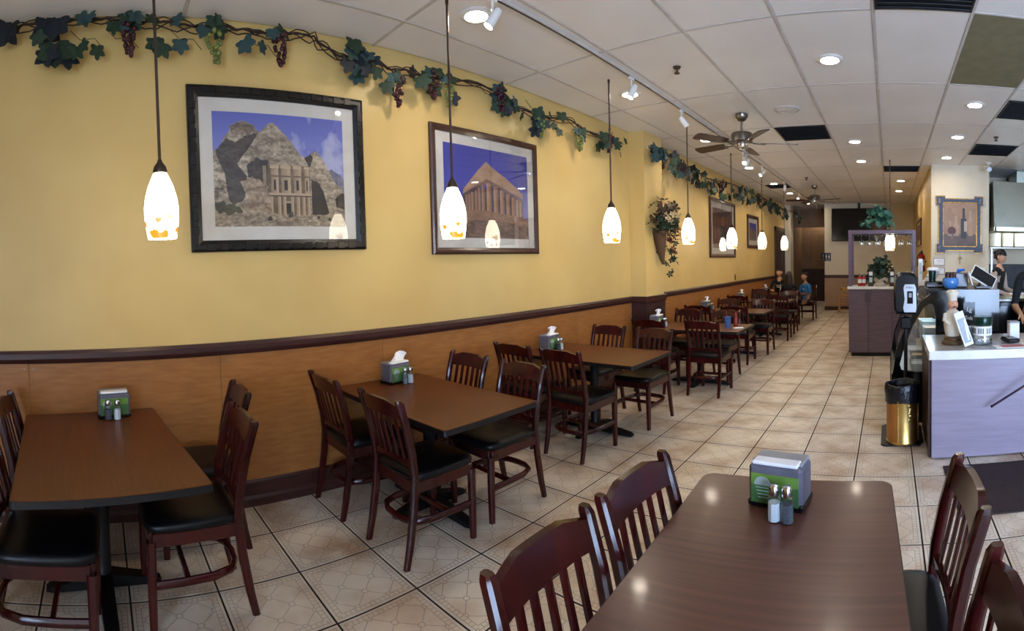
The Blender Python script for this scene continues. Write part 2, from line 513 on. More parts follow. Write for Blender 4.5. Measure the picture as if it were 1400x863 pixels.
# ------------------------------------------------------------------ ceiling
GX, GY, GW, GD = -.1035, 3.4295, .674, 1.4132
ceiling = struct('ceiling', MB().span((-3.45, Y0 - .2, CEIL + .02), (X1 + .2, Y1 + .2, CEIL + .12)), 'ceiling_tile', label='white suspended ceiling of long panels in a narrow grid')
cme = MB().box((0, 0, .012), (GW - .022, GD - .022, .022), .004).mesh('ceiling_tile', 'ceiling_tile')
VENTS = {}
for i in range(-5, 8):
    for j in range(-5, 13):
        xa, ya = GX + i * GW, GY + j * GD
        xb, yb = min(xa + GW, X1), min(ya + GD, Y1); x0, y0 = max(xa, XW), max(ya, Y0)
        if xb - x0 < .05 or yb - y0 < .05: continue
        if xb - xa > GW - .01 and yb - ya > GD - .01 and x0 == xa and y0 == ya:
            o = link('ceiling_tile', cme, ceiling, ((xa + xb) / 2, (ya + yb) / 2, CEIL))
            if (i, j) == (1, 0):
                o.data = cme.copy(); o.data.materials[0] = M['ceiling_olive']; o['label'] = 'olive ceiling panel'
        else:
            MB().span((x0 + .011, y0 + .011, CEIL + .001), (xb - .011, yb - .011, CEIL + .023), .004).build('ceiling_tile', 'ceiling_tile', ceiling)
for i in range(-4, 9):
    x = GX + i * GW
    if x < X1: MB().span((x - .012, Y0, CEIL - .004), (x + .012, Y1, CEIL + .02), .002).build('grid_bar', 'grid_bar', ceiling)
for j in range(-4, 13):
    y = GY + j * GD
    if Y0 < y < Y1: MB().span((XW, y - .012, CEIL - .002), (X1, y + .012, CEIL + .02), .002).build('grid_bar', 'grid_bar', ceiling)

# ------------------------------------------------------------------ walls
wall = struct('wall_left', MB().span((XW - .2, Y0 - .2, 0), (XW, Y1, CEIL + .02)), 'wall_yellow', label='yellow painted wall with tan wainscot')
def wains(y, y2):
    MB().span((XW - .002, y + .0015, .16), (XW + .008, y2 - .0015, 1.03), .002).build('wainscot_panel', 'wainscot', wall)
ys = [Y0] + [.77 + 1.24 * k for k in range(-2, 4)] + [5.72]
for a, b in zip(ys[:-1], ys[1:]):
    if b - a > .02: wains(a, b)
ys = [6.24 + 1.24 * k for k in range(0, 8)]
for a, b in zip(ys[:-1], ys[1:]): wains(a, min(b, 15.2))
for y in [.77 + 1.24 * k for k in range(-1, 4)]:                      # screws beside the seams
    for d in (-.03, .03):
        MB().cyl((0, 0, 0), .006, .003, 8, Matrix.Translation((XW + .008, y + d, .985)) @ Matrix.Rotation(PI / 2, 4, 'Y')).build('screw', 'brushed_steel', wall)
def rail_prof(mb, y0, y1, x, z0=1.022, z1=1.104, d=.032):
    mb.prism([(x, z0), (x + d * .55, z0), (x + d * .8, z0 + .015), (x + d, z0 + .03), (x + d, z1 - .02), (x + d * .7, z1), (x, z1)], y0, y1, 1)
mb = MB(); rail_prof(mb, Y0, 5.72, XW); rail_prof(mb, 6.24, 13.9, XW)
struct('trim_1', mb, 'dark_trim', label='dark brown chair rail along the yellow wall')
mb = MB(); 
for a, b in ((Y0, 5.72), (6.24, 15.2)):
    mb.prism([(XW, 0), (XW + .03, 0), (XW + .03, .05), (XW + .018, .07), (XW + .018, .155), (XW + .008, .172), (XW, .172)], a, b, 1)
struct('baseboard_left', mb, 'dark_trim', label='dark brown baseboard below the wainscot')
# pillar
pil = struct('wall_pillar', MB().span((XW - .01, 5.72, 0), (-3.0, 6.24, CEIL + .01)), 'wall_yellow', label='yellow wall pillar with dark lower cladding')
mb = MB().span((XW, 5.705, 0), (-2.985, 6.255, 1.04), .004)
mb.build('cladding', 'dark_panel', pil)
mb = MB().span((XW, 5.69, 1.022), (-2.968, 6.27, 1.104), .006); mb.build('cladding_cap', 'dark_trim', pil)
# far pilaster at the end of the left wall
struct('wall_pilaster', MB().span((XW - .01, 15.25, 0), (-3.02, 15.75, CEIL + .01)), 'wall_beige', label='pale pilaster beside the hallway')
# back wall with rail
wb = struct('wall_back', MB().span((-1.95, 15.2, 0), (.76, 15.4, CEIL + .02)), 'wall_beige', label='beige back wall behind the television')
MB().span((-1.945, 15.19, .11), (.75, 15.205, 1.0), .002).build('wainscot_panel', 'wall_tan', wb)
struct('trim_2', MB().span((-1.96, 15.165, .985), (.75, 15.2, 1.075), .006), 'dark_trim', label='dark rail across the back wall')
struct('baseboard_back', MB().span((-1.96, 15.175, 0), (.75, 15.2, .12), .004), 'dark_trim', label='dark baseboard of the back wall')
# hallway
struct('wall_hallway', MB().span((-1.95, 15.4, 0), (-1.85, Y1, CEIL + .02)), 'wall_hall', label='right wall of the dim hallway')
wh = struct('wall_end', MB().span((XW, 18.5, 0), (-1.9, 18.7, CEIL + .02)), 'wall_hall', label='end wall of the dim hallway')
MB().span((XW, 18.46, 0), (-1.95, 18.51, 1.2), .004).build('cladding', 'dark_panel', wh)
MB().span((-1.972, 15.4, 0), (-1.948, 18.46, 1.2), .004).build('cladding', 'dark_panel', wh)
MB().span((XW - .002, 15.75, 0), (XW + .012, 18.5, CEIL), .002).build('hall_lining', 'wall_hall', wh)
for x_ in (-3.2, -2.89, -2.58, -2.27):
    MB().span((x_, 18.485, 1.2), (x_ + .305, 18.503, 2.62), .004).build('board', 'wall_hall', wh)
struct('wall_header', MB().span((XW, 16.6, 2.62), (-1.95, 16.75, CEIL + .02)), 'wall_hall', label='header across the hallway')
# kitchen pier: front faces the counter, its side runs back along the aisle
wk = struct('wall_pier', MB().span((.76, 8.95, 0), (1.80, 15.3, CEIL + .02)), 'wall_beige', label='pale pier beside the kitchen')
MB().span((.75, 8.96, 1.08), (.762, 15.2, CEIL), .001).build('side_panel', 'wall_yellow', wk)
MB().span((.748, 8.96, .12), (.762, 15.2, 1.0), .001).build('side_panel', 'wall_tan', wk)
struct('trim_3', MB().span((.73, 8.94, 1.0), (.762, 15.2, 1.08), .004), 'dark_trim', label='dark rail along the pier side')
struct('wall_kitchen', MB().span((1.8, 10.2, 0), (X1, 10.4, CEIL + .02)), 'wall_beige', label='kitchen back wall')
struct('wall_right', MB().span((X1, Y0 - .2, 0), (X1 + .2, 10.4, CEIL + .02)), 'wall_beige', label='right wall of the kitchen side')
mb = MB().span((XW - .2, Y0 - .2, 0), (1.5, Y0, CEIL + .02)).span((5.1, Y0 - .2, 0), (X1 + .2, Y0, CEIL + .02))
mb.span((1.5, Y0 - .2, 0), (5.1, Y0, .12)).span((1.5, Y0 - .2, 2.7), (5.1, Y0, CEIL + .02))
struct('wall_front', mb, 'wall_yellow', label='front wall with the shop window')
win = tag(bpy.data.objects.new('window_1', None), 'wide shop window in the front wall', None, None, 'structure'); COL.objects.link(win)
mb = MB()
for x in (1.53, 2.7, 3.9, 5.07): mb.span((x - .03, Y0 - .12, .12), (x + .03, Y0 - .06, 2.7), .004)
for z in (.15, 2.67): mb.span((1.5, Y0 - .12, z - .03), (5.1, Y0 - .06, z + .03), .004)
mb.build('window_frame', 'black_metal', win)
for a, b in ((1.56, 2.67), (2.73, 3.87), (3.93, 5.04)):
    MB().span((a, Y0 - .095, .18), (b, Y0 - .09, 2.64)).build('pane', 'glass_window', win)

# ------------------------------------------------------------------ tables
WT = 1.24
def make_table(name, label, loc, lx, ly, wood, group=None, r=.018):
    t = thing(name, label, 'table', loc, 0, group)
    def rr(hx, hy, r):
        return [(sx * (hx - r) + r * math.cos(a + da), sy * (hy - r) + r * math.sin(a + da))
                for (sx, sy, a) in ((1, 1, 0), (-1, 1, PI / 2), (-1, -1, PI), (1, -1, 1.5 * PI)) for da in (0, PI / 8, PI / 4, 3 * PI / 8, PI / 2)]
    MB().prism(rr(lx / 2 - .004, ly / 2 - .004, r), .7, .72).build('tabletop', wood, t)
    MB().prism(rr(lx / 2, ly / 2, r), .688, .716).build('edge_band', 'black_edge', t)
    MB().lathe([(.055, .03), (.04, .06), (.038, .66), (.05, .68)], 16).build('pedestal', 'black_metal', t, 40)
    MB().box((0, 0, .678), (.5, .4, .02), .004).build('top_plate', 'black_metal', t)
    for ax, ln in ((0, .40), (PI / 2, .29), (PI, .40), (1.5 * PI, .29)):
        if ly > lx: ln = .69 - ln
        q = Matrix.Rotation(ax, 4, 'Z')
        mb = MB()
        vs = [(.03, -.04, .02), (.03, .04, .02), (.03, .04, .085), (.03, -.04, .085), (ln - .03, -.032, .008), (ln - .03, .032, .008), (ln - .03, .032, .035), (ln - .03, -.032, .035),
              (ln, -.02, .008), (ln, .02, .008), (ln, .02, .022), (ln, -.02, .022)]
        mb.add(vs, [(0, 1, 2, 3)[::-1], (0, 1, 5, 4), (1, 2, 6, 5), (2, 3, 7, 6), (3, 0, 4, 7), (4, 5, 9, 8), (5, 6, 10, 9), (6, 7, 11, 10), (7, 4, 8, 11), (8, 9, 10, 11)], q)
        mb.cyl((ln - .03, 0, 0), .018, .012, 10, q)
        mb.build('foot', 'black_metal', t)
    return t
WALLT = [(-2.535, -.03), (-2.59, 1.955), (-2.575, 3.84), (-2.345, 5.90), (-2.55, 7.92), (-2.58, 10.05), (-2.58, 12.10)]
ORD = ['nearest', 'second', 'third', 'fourth', 'fifth', 'sixth', 'seventh']
TL = ['brown wood table at the far left under the left picture', 'brown wood table under the temple picture', 'brown wood table third along the wall, left of the pillar',
      'brown wood table beside the pillar, holding the blue cup', 'brown wood table fifth along the wall, just past the pillar table', 'brown wood table sixth along the wall, before the seated family', 'brown wood table where the seated family is gathered']
for k, (x, y) in enumerate(WALLT):
    make_table('dining_table', TL[k], (x, y, 0), WT, .74 if k else .80, 'table_wood', 'tables along the yellow wall').rotation_euler.z = .09 if k == 0 else 0
make_table('dining_table', 'large dark brown table in the right foreground', (-.318, 1.24, 0), .72, 1.22, 'table_wood_dark', None, .045).rotation_euler.z = .055

# ------------------------------------------------------------------ chairs
def make_chair():
    t = thing('dining_chair', '', 'chair')
    for s in (-1, 1):
        MB().post([(s * .188, -.262, 0, .82), (s * .188, -.235, .12, .95), (s * .187, -.205, .30), (s * .186, -.192, .46), (s * .187, -.205, .58), (s * .19, -.236, .72), (s * .193, -.28, .862), (s * .193, -.286, .878, .7)],
                  .036, .042).build('leg', 'mahogany', t, 35)
        MB().post([(s * .185, .205, 0, .8), (s * .185, .205, .2, .95), (s * .185, .203, .40)], .042, .042).build('leg', 'mahogany', t, 35)
    # seat frame
    mb = MB().box((0, .205, .405), (.36, .022, .062), .004).box((0, -.19, .405), (.35, .022, .062), .004)
    for s in (-1, 1): mb.box((s * .185, .005, .405), (.022, .39, .062), .004)
    mb.build('seat_frame', 'mahogany', t)
    # padded seat
    n = 28; pts = []
    for i in range(n):
        a = 2 * PI * i / n; c, sn = math.cos(a), math.sin(a)
        e = .36
        pts.append((.212 * math.copysign(abs(c) ** e, c), .012 + .222 * math.copysign(abs(sn) ** e, sn)))
    vs = []; fs = []
    lv = [(.96, .435), (1.0, .445), (1.0, .462), (.97, .474), (.86, .482), (.5, .486)]
    for k, z in lv:
        vs += [(p[0] * k, (p[1] - .012) * k + .012, z) for p in pts]
    for l in range(len(lv) - 1):
        for i in range(n):
            a, b = l * n + i, l * n + (i + 1) % n
            fs.append((a, b, b + n, a + n))
    fs.append(tuple(range(n))[::-1]); fs.append(tuple(range((len(lv) - 1) * n, len(lv) * n)))
    MB().add(vs, fs).build('seat', 'black_vinyl', t, 60)
    # crest rail, bowed backwards, shouldered top
    def strip(zt, zb, yf, th, x0=.178, ns=12, slope=0.):
        vs = []; fs = []
        for i in range(ns + 1):
            x = -x0 + 2 * x0 * i / ns; b = yf(x)
            for z, yy in ((zb(x), 0), (zt(x), 1)):
                vs.append((x, b - slope * (z - .72) - th / 2, z)); vs.append((x, b - slope * (z - .72) + th / 2, z))
        for i in range(ns):
            o = i * 4
            fs += [(o, o + 4, o + 6, o + 2), (o + 1, o + 3, o + 7, o + 5), (o + 2, o + 6, o + 7, o + 3), (o, o + 1, o + 5, o + 4)]
        fs += [(0, 2, 3, 1), (ns * 4, ns * 4 + 1, ns * 4 + 3, ns * 4 + 2)]
        return MB().add(vs, fs)
    bow = lambda x: -.238 - .016 * (1 - (x / .178) ** 2)
    top = lambda x: .848 + .024 * min(1, (1 - abs(x) / .178) / .5)
    strip(top, lambda x: .772 + .006 * (1 - (x / .178) ** 2), bow, .024, slope=.31).build('crest_rail', 'mahogany', t, 40)
    bow2 = lambda x: -.197 - .012 * (1 - (x / .175) ** 2)
    strip(lambda x: .545, lambda x: .505 + .018 * (1 - (x / .175) ** 2), bow2, .022, .175, slope=.0).build('lower_rail', 'mahogany', t, 40)
    for i in range(5):
        x = -.118 + .059 * i
        MB().post([(x, bow2(x) - .001, .535), (x, bow2(x) * .66 + bow(x) * .34 - .008, .62), (x, bow2(x) * .33 + bow(x) * .67 - .013, .70), (x, bow(x) - .018, .785)], .027, .012).build('slat', 'mahogany', t, 35)
    # bent hoop stretcher
    p = [(-.185, .19, .205), (-.183, .06, .205), (-.176, -.08, .205), (-.145, -.165, .205), (-.08, -.198, .205), (0, -.206, .205), (.08, -.198, .205), (.145, -.165, .205), (.176, -.08, .205), (.183, .06, .205), (.185, .19, .205)]
    MB().tube(p, .015, 8, flat=1.3).build('stretcher', 'mahogany', t, 40)
    MB().box((0, .04, .205), (.35, .022, .028), .004).build('cross_stretcher', 'mahogany', t)
    return t
chair0 = make_chair()
_first = [True]
def chair(x, y, rz, label, group):
    if _first[0]:
        _first[0] = False; o = chair0; o.location = (x, y, 0); o.rotation_euler = (0, 0, rz); o['label'] = label; o['group'] = group; return o
    return dup(chair0, (x, y, 0), rz, label, group)
where = ['at the far left table', 'at the table under the temple picture', 'at the third wall table', 'at the pillar table with the blue cup', 'at the fifth wall table', 'at the sixth wall table', 'at the family table']
CH = {  # centre x, y for near aisle, near wall, far aisle, far wall
 0: [(-2.16, -.27), (-2.88, -.30), (-2.37, .385), (-2.92, .53)],
 1: [(-2.305, 1.69), (-2.94, 1.66), (-2.33, 2.295), (-2.90, 2.32)],
 2: [(-2.405, 3.40), (-2.95, 3.42), (-2.31, 4.28), (-2.88, 4.31)],
 3: [(-2.075, 5.56), (-2.74, 5.50), (-2.20, 6.25), (-2.78, 6.30)],
 4: [(-2.26, 7.35), (-2.86, 7.36), (-2.15, 8.14), (-2.80, 8.2)],
 5: [(-2.12, 9.59), (-2.86, 9.5), (-2.16, 10.45), (-2.82, 10.5)],
 6: [(-2.32, 11.55), (-2.95, 11.6), (-2.10, 12.80), (-2.80, 12.74)],
}
NM = ['near side, aisle end', 'near side, wall end', 'far side, aisle end', 'far side, wall end']
for k, lst in CH.items():
    for q, (x, y) in enumerate(lst):
        chair(x, y, (0 if q < 2 else PI) + R.uniform(-.05, .05), 'mahogany slat-back chair %s, %s' % (where[k], NM[q]), 'chairs along the yellow wall')
chair(-.512, .945, -PI / 2 + .02, 'mahogany chair left of the foreground table, nearest the camera', 'chairs at the foreground table')
chair(-.505, 1.39, -PI / 2 - .03, 'mahogany chair left of the foreground table, beside its far corner', 'chairs at the foreground table')
chair(-.032, 1.50, PI / 2 + .05, 'mahogany chair right of the foreground table, below the counter', 'chairs at the foreground table')
chair(-.035, .955, PI / 2 - .02, 'mahogany chair at the right bottom corner of the picture', 'chairs at the foreground table')

# ------------------------------------------------------------------ ceiling fixtures
def downlight(x, y, label):
    t = thing('downlight', label, 'ceiling light', (x, y, CEIL), 0, 'recessed ceiling lights')
    if 'me' not in downlight.__dict__:
        downlight.me = (MB().lathe([(.072, -.004), (.078, -.014), (.10, -.012), (.112, -.004), (.112, 0), (.07, 0), (.072, -.004)], 28).mesh('trim_ring', 'white_paint', 40),
                        MB().lathe([(.001, -.006), (.05, -.007), (.074, -.004), (.074, -.001), (.001, -.001)], 24).mesh('lens', 'lens_glow', 40))
    link('trim_ring', downlight.me[0], t); link('lens', downlight.me[1], t)
DL = [(-2.45, 2.35, 'round recessed light above the temple picture, left of the track'), (-2.46, 4.42, 'round recessed light under the second track spotlight'),
      (-2.47, 6.57, 'round recessed light left of the near ceiling fan'), (-2.49, 8.81, 'round recessed light below the near fan, beside the track'),
      (-2.50, 10.82, 'round recessed light beside the small dark vent near the vine'), (-2.47, 12.47, 'round recessed light just left of the far ceiling fan'),
      (-2.41, 14.87, 'round recessed light farthest away, by the hallway'), (-.49, 4.24, 'largest round recessed light, in the middle of the ceiling'),
      (-.48, 7.18, 'round recessed light right of the dark square vent, nearer one'), (-.47, 8.62, 'round recessed light right of the dark square vent, farther one'),
      (.93, 5.43, 'round recessed light beyond the olive ceiling panel'), (.94, 6.88, 'round recessed light second beyond the olive panel'),
      (.95, 8.28, 'round recessed light just in front of the pale pier'), (.26, 10.8, 'round recessed light above the bar rack, nearer of the pair'),
      (.25, 12.42, 'round recessed light above the bar rack, farther of the pair')]
for x, y, l in DL: downlight(x, y, l)
# vents
def vent(x0, y0, x1, y1, label):
    t = thing('air_vent', label, 'vent', ((x0 + x1) / 2, (y0 + y1) / 2, CEIL), 0, 'dark ceiling vents')
    hx, hy = (x1 - x0) / 2, (y1 - y0) / 2
    MB().span((-hx, -hy, -.006), (hx, hy, 0)).build('backing', 'vent_black', t)
    mb = MB()
    for s in (-1, 1):
        mb.span((s * hx - s * .018, -hy, -.012), (s * hx, hy, -.001), .002); mb.span((-hx, s * hy - s * .018, -.012), (hx, s * hy, -.001), .002)
    mb.build('vent_frame', 'vent_black', t)
    n = 12
    for i in range(n):
        y = -hy + .03 + (2 * hy - .06) * i / (n - 1)
        MB().box((0, 0, 0), (2 * hx - .04, .028, .003), 0, Matrix.Translation((0, y, -.009)) @ Matrix.Rotation(.5, 4, 'X')).build('slat', 'vent_black', t)
vent(-1.44, 6.27, -.79, 6.97, 'dark square ceiling vent beside the near fan')
vent(-.09, 2.74, .56, 3.41, 'dark ceiling vent at the top edge of the picture')
vent(-2.74, 10.98, -2.235, 11.50, 'dark ceiling vent far away beside the track')
vent(1.26, 7.25, 1.90, 7.98, 'dark ceiling vent near the security camera')
vent(1.26, 5.2, 1.9, 5.86, 'dark ceiling vent at the right edge of the picture')
vent(-.09, 9.10, .56, 9.65, 'dark ceiling vent above the bar rack')
# speaker, sprinklers, camera
t = thing('ceiling_speaker', 'round white ceiling speaker right of the near fan', 'speaker', (-1.12, 5.55, CEIL))
MB().lathe([(.001, -.012), (.09, -.012), (.11, -.008), (.135, -.006), (.14, 0), (.001, 0)], 28).build('grille', 'white_paint', t, 40)
MB().lathe([(.118, -.006), (.122, -.012), (.14, -.010), (.146, 0), (.118, 0)], 28).build('trim_ring', 'grid_bar', t, 40)
for x, y, l in ((-1.77, 4.02, 'small sprinkler head between the track and the grid'), (1.46, 6.8, 'small sprinkler head above the kitchen side'), (-1.67, 10.2, 'small sprinkler head in front of the far fan')):
    t = thing('sprinkler', l, 'sprinkler', (x, y, CEIL), 0, 'sprinkler heads')
    MB().lathe([(.001, -.012), (.03, -.012), (.036, 0), (.001, 0)], 16).build('escutcheon', 'bronze_rod', t, 40)
    MB().cyl((0, 0, -.05), .008, .045, 8).build('stem', 'bronze_rod', t)
    MB().lathe([(.001, -.056), (.026, -.056), (.026, -.052), (.001, -.05)], 12).build('deflector', 'bronze_rod', t)
    MB().tube([(-.016, 0, -.012), (-.02, 0, -.03), (0, 0, -.052), (.02, 0, -.03), (.016, 0, -.012)], .003, 5).build('yoke', 'bronze_rod', t)
t = thing('security_camera', 'small white security camera by the pier top', 'camera', (1.72, 8.62, CEIL))
MB().cyl((0, 0, -.03), .05, .03, 16).build('mount', 'white_paint', t)
MB().tube([(0, 0, -.03), (0, 0, -.075)], .012, 8).build('arm', 'white_paint', t)
MB().tube([(.0, .05, -.10), (0, -.09, -.13)], .042, 12).build('body', 'white_paint', t)
MB().tube([(.0, -.088, -.13), (0, -.096, -.131)], .03, 12).build('lens', 'black_gloss', t)
# track with spotlights
t = thing('light_track', 'long thin ceiling track running along the aisle', 'track', (-2.2, 0, CEIL))
MB().span((-.018, 1.2, -.022), (.018, 14.2, 0), .003).build('track_bar', 'grid_bar', t)
MB().span((-.006, 1.2, -.0235), (.006, 14.2, -.021)).build('track_slot', 'vent_black', t)
SPOT = [(2.25, -.5, .35, 'first white track spotlight at the top edge of the picture'), (3.98, -.35, .3, 'second white track spotlight, above a bright round light'), (5.10, .5, -.5, 'third white track spotlight, left of the near fan'),
        (7.45, -.7, -.2, 'fourth white track spotlight, just below the near fan'), (7.62, .2, .5, 'fifth white track spotlight, close behind the fourth'), (8.62, -.6, .6, 'sixth white track spotlight, right of the fifth'),
        (10.48, .3, .2, 'seventh white track spotlight, over the small far vent'), (12.25, -.8, .4, 'eighth white track spotlight, left of the far fan')]
for y, ax, ay, l in SPOT:
    t = thing('track_spotlight', l, 'spotlight', (-2.2, y, CEIL - .022), 0, 'spotlights on the track')
    MB().box((0, 0, -.012), (.03, .07, .024), .004).build('adapter', 'white_paint', t)
    MB().tube([(0, 0, -.02), (0, 0, -.07), (.018, 0, -.10)], .009, 8).build('stem', 'white_paint', t, 50)
    q = Matrix.Translation((.018, 0, -.12)) @ Matrix.Rotation(ax, 4, 'X') @ Matrix.Rotation(ay, 4, 'Y')
    MB().lathe([(.001, .055), (.022, .05), (.03, .02), (.032, -.05), (.036, -.075), (.03, -.075), (.026, -.05), (.001, -.045)], 16, q).build('can', 'white_paint', t, 40)
    MB().lathe([(.001, -.06), (.027, -.058), (.027, -.054), (.001, -.054)], 14, q).build('lamp', 'spot_glow', t, 40)
# fans
def fan(x, y, rot, label):
    t = thing('ceiling_fan', label, 'fan', (x, y, CEIL), 0, 'brushed steel ceiling fans')
    MB().lathe([(.001, 0), (.07, 0), (.072, -.03), (.045, -.075), (.02, -.085), (.001, -.085)], 24).build('canopy', 'brushed_steel', t, 40)
    MB().cyl((0, 0, -.22), .014, .15, 12).build('downrod', 'brushed_steel', t, 40)
    MB().lathe([(.02, -.2), (.06, -.205), (.115, -.22), (.125, -.235), (.125, -.31), (.115, -.322), (.07, -.335), (.001, -.337)], 28).build('motor_housing', 'brushed_steel', t, 35)
    MB().lathe([(.055, -.335), (.06, -.36), (.045, -.39), (.02, -.398), (.001, -.398)], 24).build('switch_housing', 'chrome', t, 40)
    bl = []
    for i in range(5):
        q = Matrix.Rotation(rot + 2 * PI * i / 5, 4, 'Z') @ Matrix.Translation((0, 0, -.335)) @ Matrix.Rotation(.22, 4, 'X')
        b = MB().prism([(.22, -.055), (.30, -.066), (.62, -.072), (.645, -.05), (.65, 0), (.645, .05), (.62, .072), (.30, .066), (.22, .055)], -.004, .004, 2, q).build('blade', 'fan_blade', t)
        ir = MB().tube([(.09, 0, .012), (.15, .03, .0), (.21, .012, -.006), (.27, .03, -.008)], .008, 6, mtx=q)
        ir.tube([(.09, 0, .012), (.15, -.03, .0), (.21, -.012, -.006), (.27, -.03, -.008)], .008, 6, mtx=q)
        ir.build('blade_iron', 'brushed_steel', b)
    MB().tube([(.04, .03, -.39), (.042, .03, -.52)], .0025, 5).build('pull_chain', 'brushed_steel', t)
downlight(-2.55, 18.2, 'unseen recessed light added to brighten the hallway')  # added out of view behind the header to lift the dark hallway
fan(-1.66, 5.58, .35, 'near ceiling fan with dark brown blades and steel motor')
fan(-1.68, 11.35, .9, 'far ceiling fan with dark brown blades above the aisle')
# pendants
def pendant(x, y, zb, label, group):
    t = thing('pendant_lamp', label, 'lamp', (x, y, zb), 0, group)
    H = .33
    prof = [(.070, 0), (.078, .05), (.084, .10), (.084, .15), (.077, .20), (.063, .25), (.046, .29), (.032, .32), (.026, H)]
    inner = [(r - .004, z) for r, z in prof[::-1]]
    MB().lathe(prof + inner + [(.062, .0), (.066, 0)], 24).build('lamp_shade', 'shade_glass', t, 50)
    MB().lathe([(.034, H - .012), (.036, H - .004), (.03, H + .02), (.014, H + .04), (.010, H + .055), (.001, H + .055)], 20).build('socket_cap', 'bronze_rod', t, 40)
    top = CEIL - zb
    MB().cyl((0, 0, H + .04), .0075, top - H - .05, 8).build('rod', 'bronze_rod', t, 60)
    MB().cyl((0, 0, (top + H) / 2 + .12), .0095, .02, 8).build('coupling', 'bronze_rod', t, 60)
    MB().lathe([(.001, top), (.011, top), (.011, top - .03), (.001, top - .035)], 12).build('ceiling_joint', 'bronze_rod', t, 40)
PD = [(-2.42, .315, 1.735, 'pendant lamp hanging far left, above the first table'), (-2.42, 2.07, 1.73, 'pendant lamp in front of the temple picture'), (-2.43, 3.97, 1.735, 'pendant lamp left of the pillar'),
      (-2.43, 5.79, 1.765, 'pendant lamp right of the wicker wall basket'), (-2.43, 7.55, 1.74, 'pendant lamp in front of the reddish picture'), (-2.44, 9.5, 1.765, 'pendant lamp right of the small blue picture'), (-2.44, 11.6, 1.785, 'pendant lamp farthest along the row, by the hallway')]
for x, y, z, l in PD: pendant(x, y, z, l, 'pendant lamps over the wall tables')
pendant(.02, 8.55, 1.70, 'pendant lamp hanging behind the wine glass rack', 'pendant lamps over the wall tables')

# ------------------------------------------------------------------ pictures (flat photographic prints as coloured grids)
def vnoise(h, w, cy, cx, seed, octs=4):
    rs = np.random.RandomState(seed); out = np.zeros((h, w)); amp = 1.; tot = 0
    for o in range(octs):
        gy, gx = int(cy * 2 ** o) + 2, int(cx * 2 ** o) + 2
        g = rs.rand(gy, gx)
        yy = np.linspace(0, gy - 1.001, h); xx = np.linspace(0, gx - 1.001, w)
        y0 = yy.astype(int); x0 = xx.astype(int); fy = (yy - y0)[:, None]; fx = (xx - x0)[None]
        fy = fy * fy * (3 - 2 * fy); fx = fx * fx * (3 - 2 * fx)
        a = g[y0][:, x0]; b = g[y0][:, x0 + 1]; c = g[y0 + 1][:, x0]; d = g[y0 + 1][:, x0 + 1]
        out += amp * (a * (1 - fx) * (1 - fy) + b * fx * (1 - fy) + c * (1 - fx) * fy + d * fx * fy); tot += amp; amp *= .55
    return out / tot
class Canvas:
    def __init__(s, w, h):
        s.w, s.h = w, h; s.a = np.zeros((h, w, 3)); s.Y, s.X = np.mgrid[0:h, 0:w]; s.X = (s.X + .5) / w; s.Y = (s.Y + .5) / h
    def poly(s, pts):
        ins = np.zeros((s.h, s.w), bool); n = len(pts)
        for i in range(n):
            x0, y0 = pts[i]; x1, y1 = pts[(i + 1) % n]
            if y0 == y1: continue
            c = ((y0 > s.Y) != (y1 > s.Y)) & (s.X < (x1 - x0) * (s.Y - y0) / (y1 - y0) + x0)
            ins ^= c
        return ins
    def rect(s, x0, y0, x1, y1): return (s.X > x0) & (s.X < x1) & (s.Y > y0) & (s.Y < y1)
    def fill(s, mask, c, var=None, c2=None):
        c = np.array([int(c[i:i + 2], 16) / 255 for i in (0, 2, 4)])
        if var is None: s.a[mask] = c
        else:
            c2 = np.array([int(c2[i:i + 2], 16) / 255 for i in (0, 2, 4)])
            k = var[mask][:, None]; s.a[mask] = c * (1 - k) + c2 * k
def print_mesh(cv, W, H, name='print'):
    """grid in local YZ plane facing +X, width W along +Y, height H, centred"""
    w, h = cv.w, cv.h
    ys = (np.arange(w + 1) / w - .5) * W; zs = (.5 - np.arange(h + 1) / h) * H
    v = np.zeros((h + 1, w + 1, 3)); v[..., 1] = ys[None]; v[..., 2] = zs[:, None]
    idx = np.arange((h + 1) * (w + 1)).reshape(h + 1, w + 1)
    f = np.stack([idx[1:, :-1], idx[1:, 1:], idx[:-1, 1:], idx[:-1, :-1]], -1).reshape(-1, 4)
    me = bpy.data.meshes.new(name); me.from_pydata(v.reshape(-1, 3).tolist(), [], f.tolist())
    at = me.attributes.new('Col', 'FLOAT_COLOR', 'FACE') if False else me.color_attributes.new('Col', 'FLOAT_COLOR', 'CORNER')
    c = np.clip(cv.a, 0, 1); c = np.where(c > .04045, ((c + .055) / 1.055) ** 2.4, c / 12.92)
    cc = np.ones((w * h, 4, 4), np.float32); cc[:, :, :3] = c.reshape(-1, 1, 3)
    at.data.foreach_set('color', cc.ravel())
    me.materials.append(M['photo_print'])
    return me

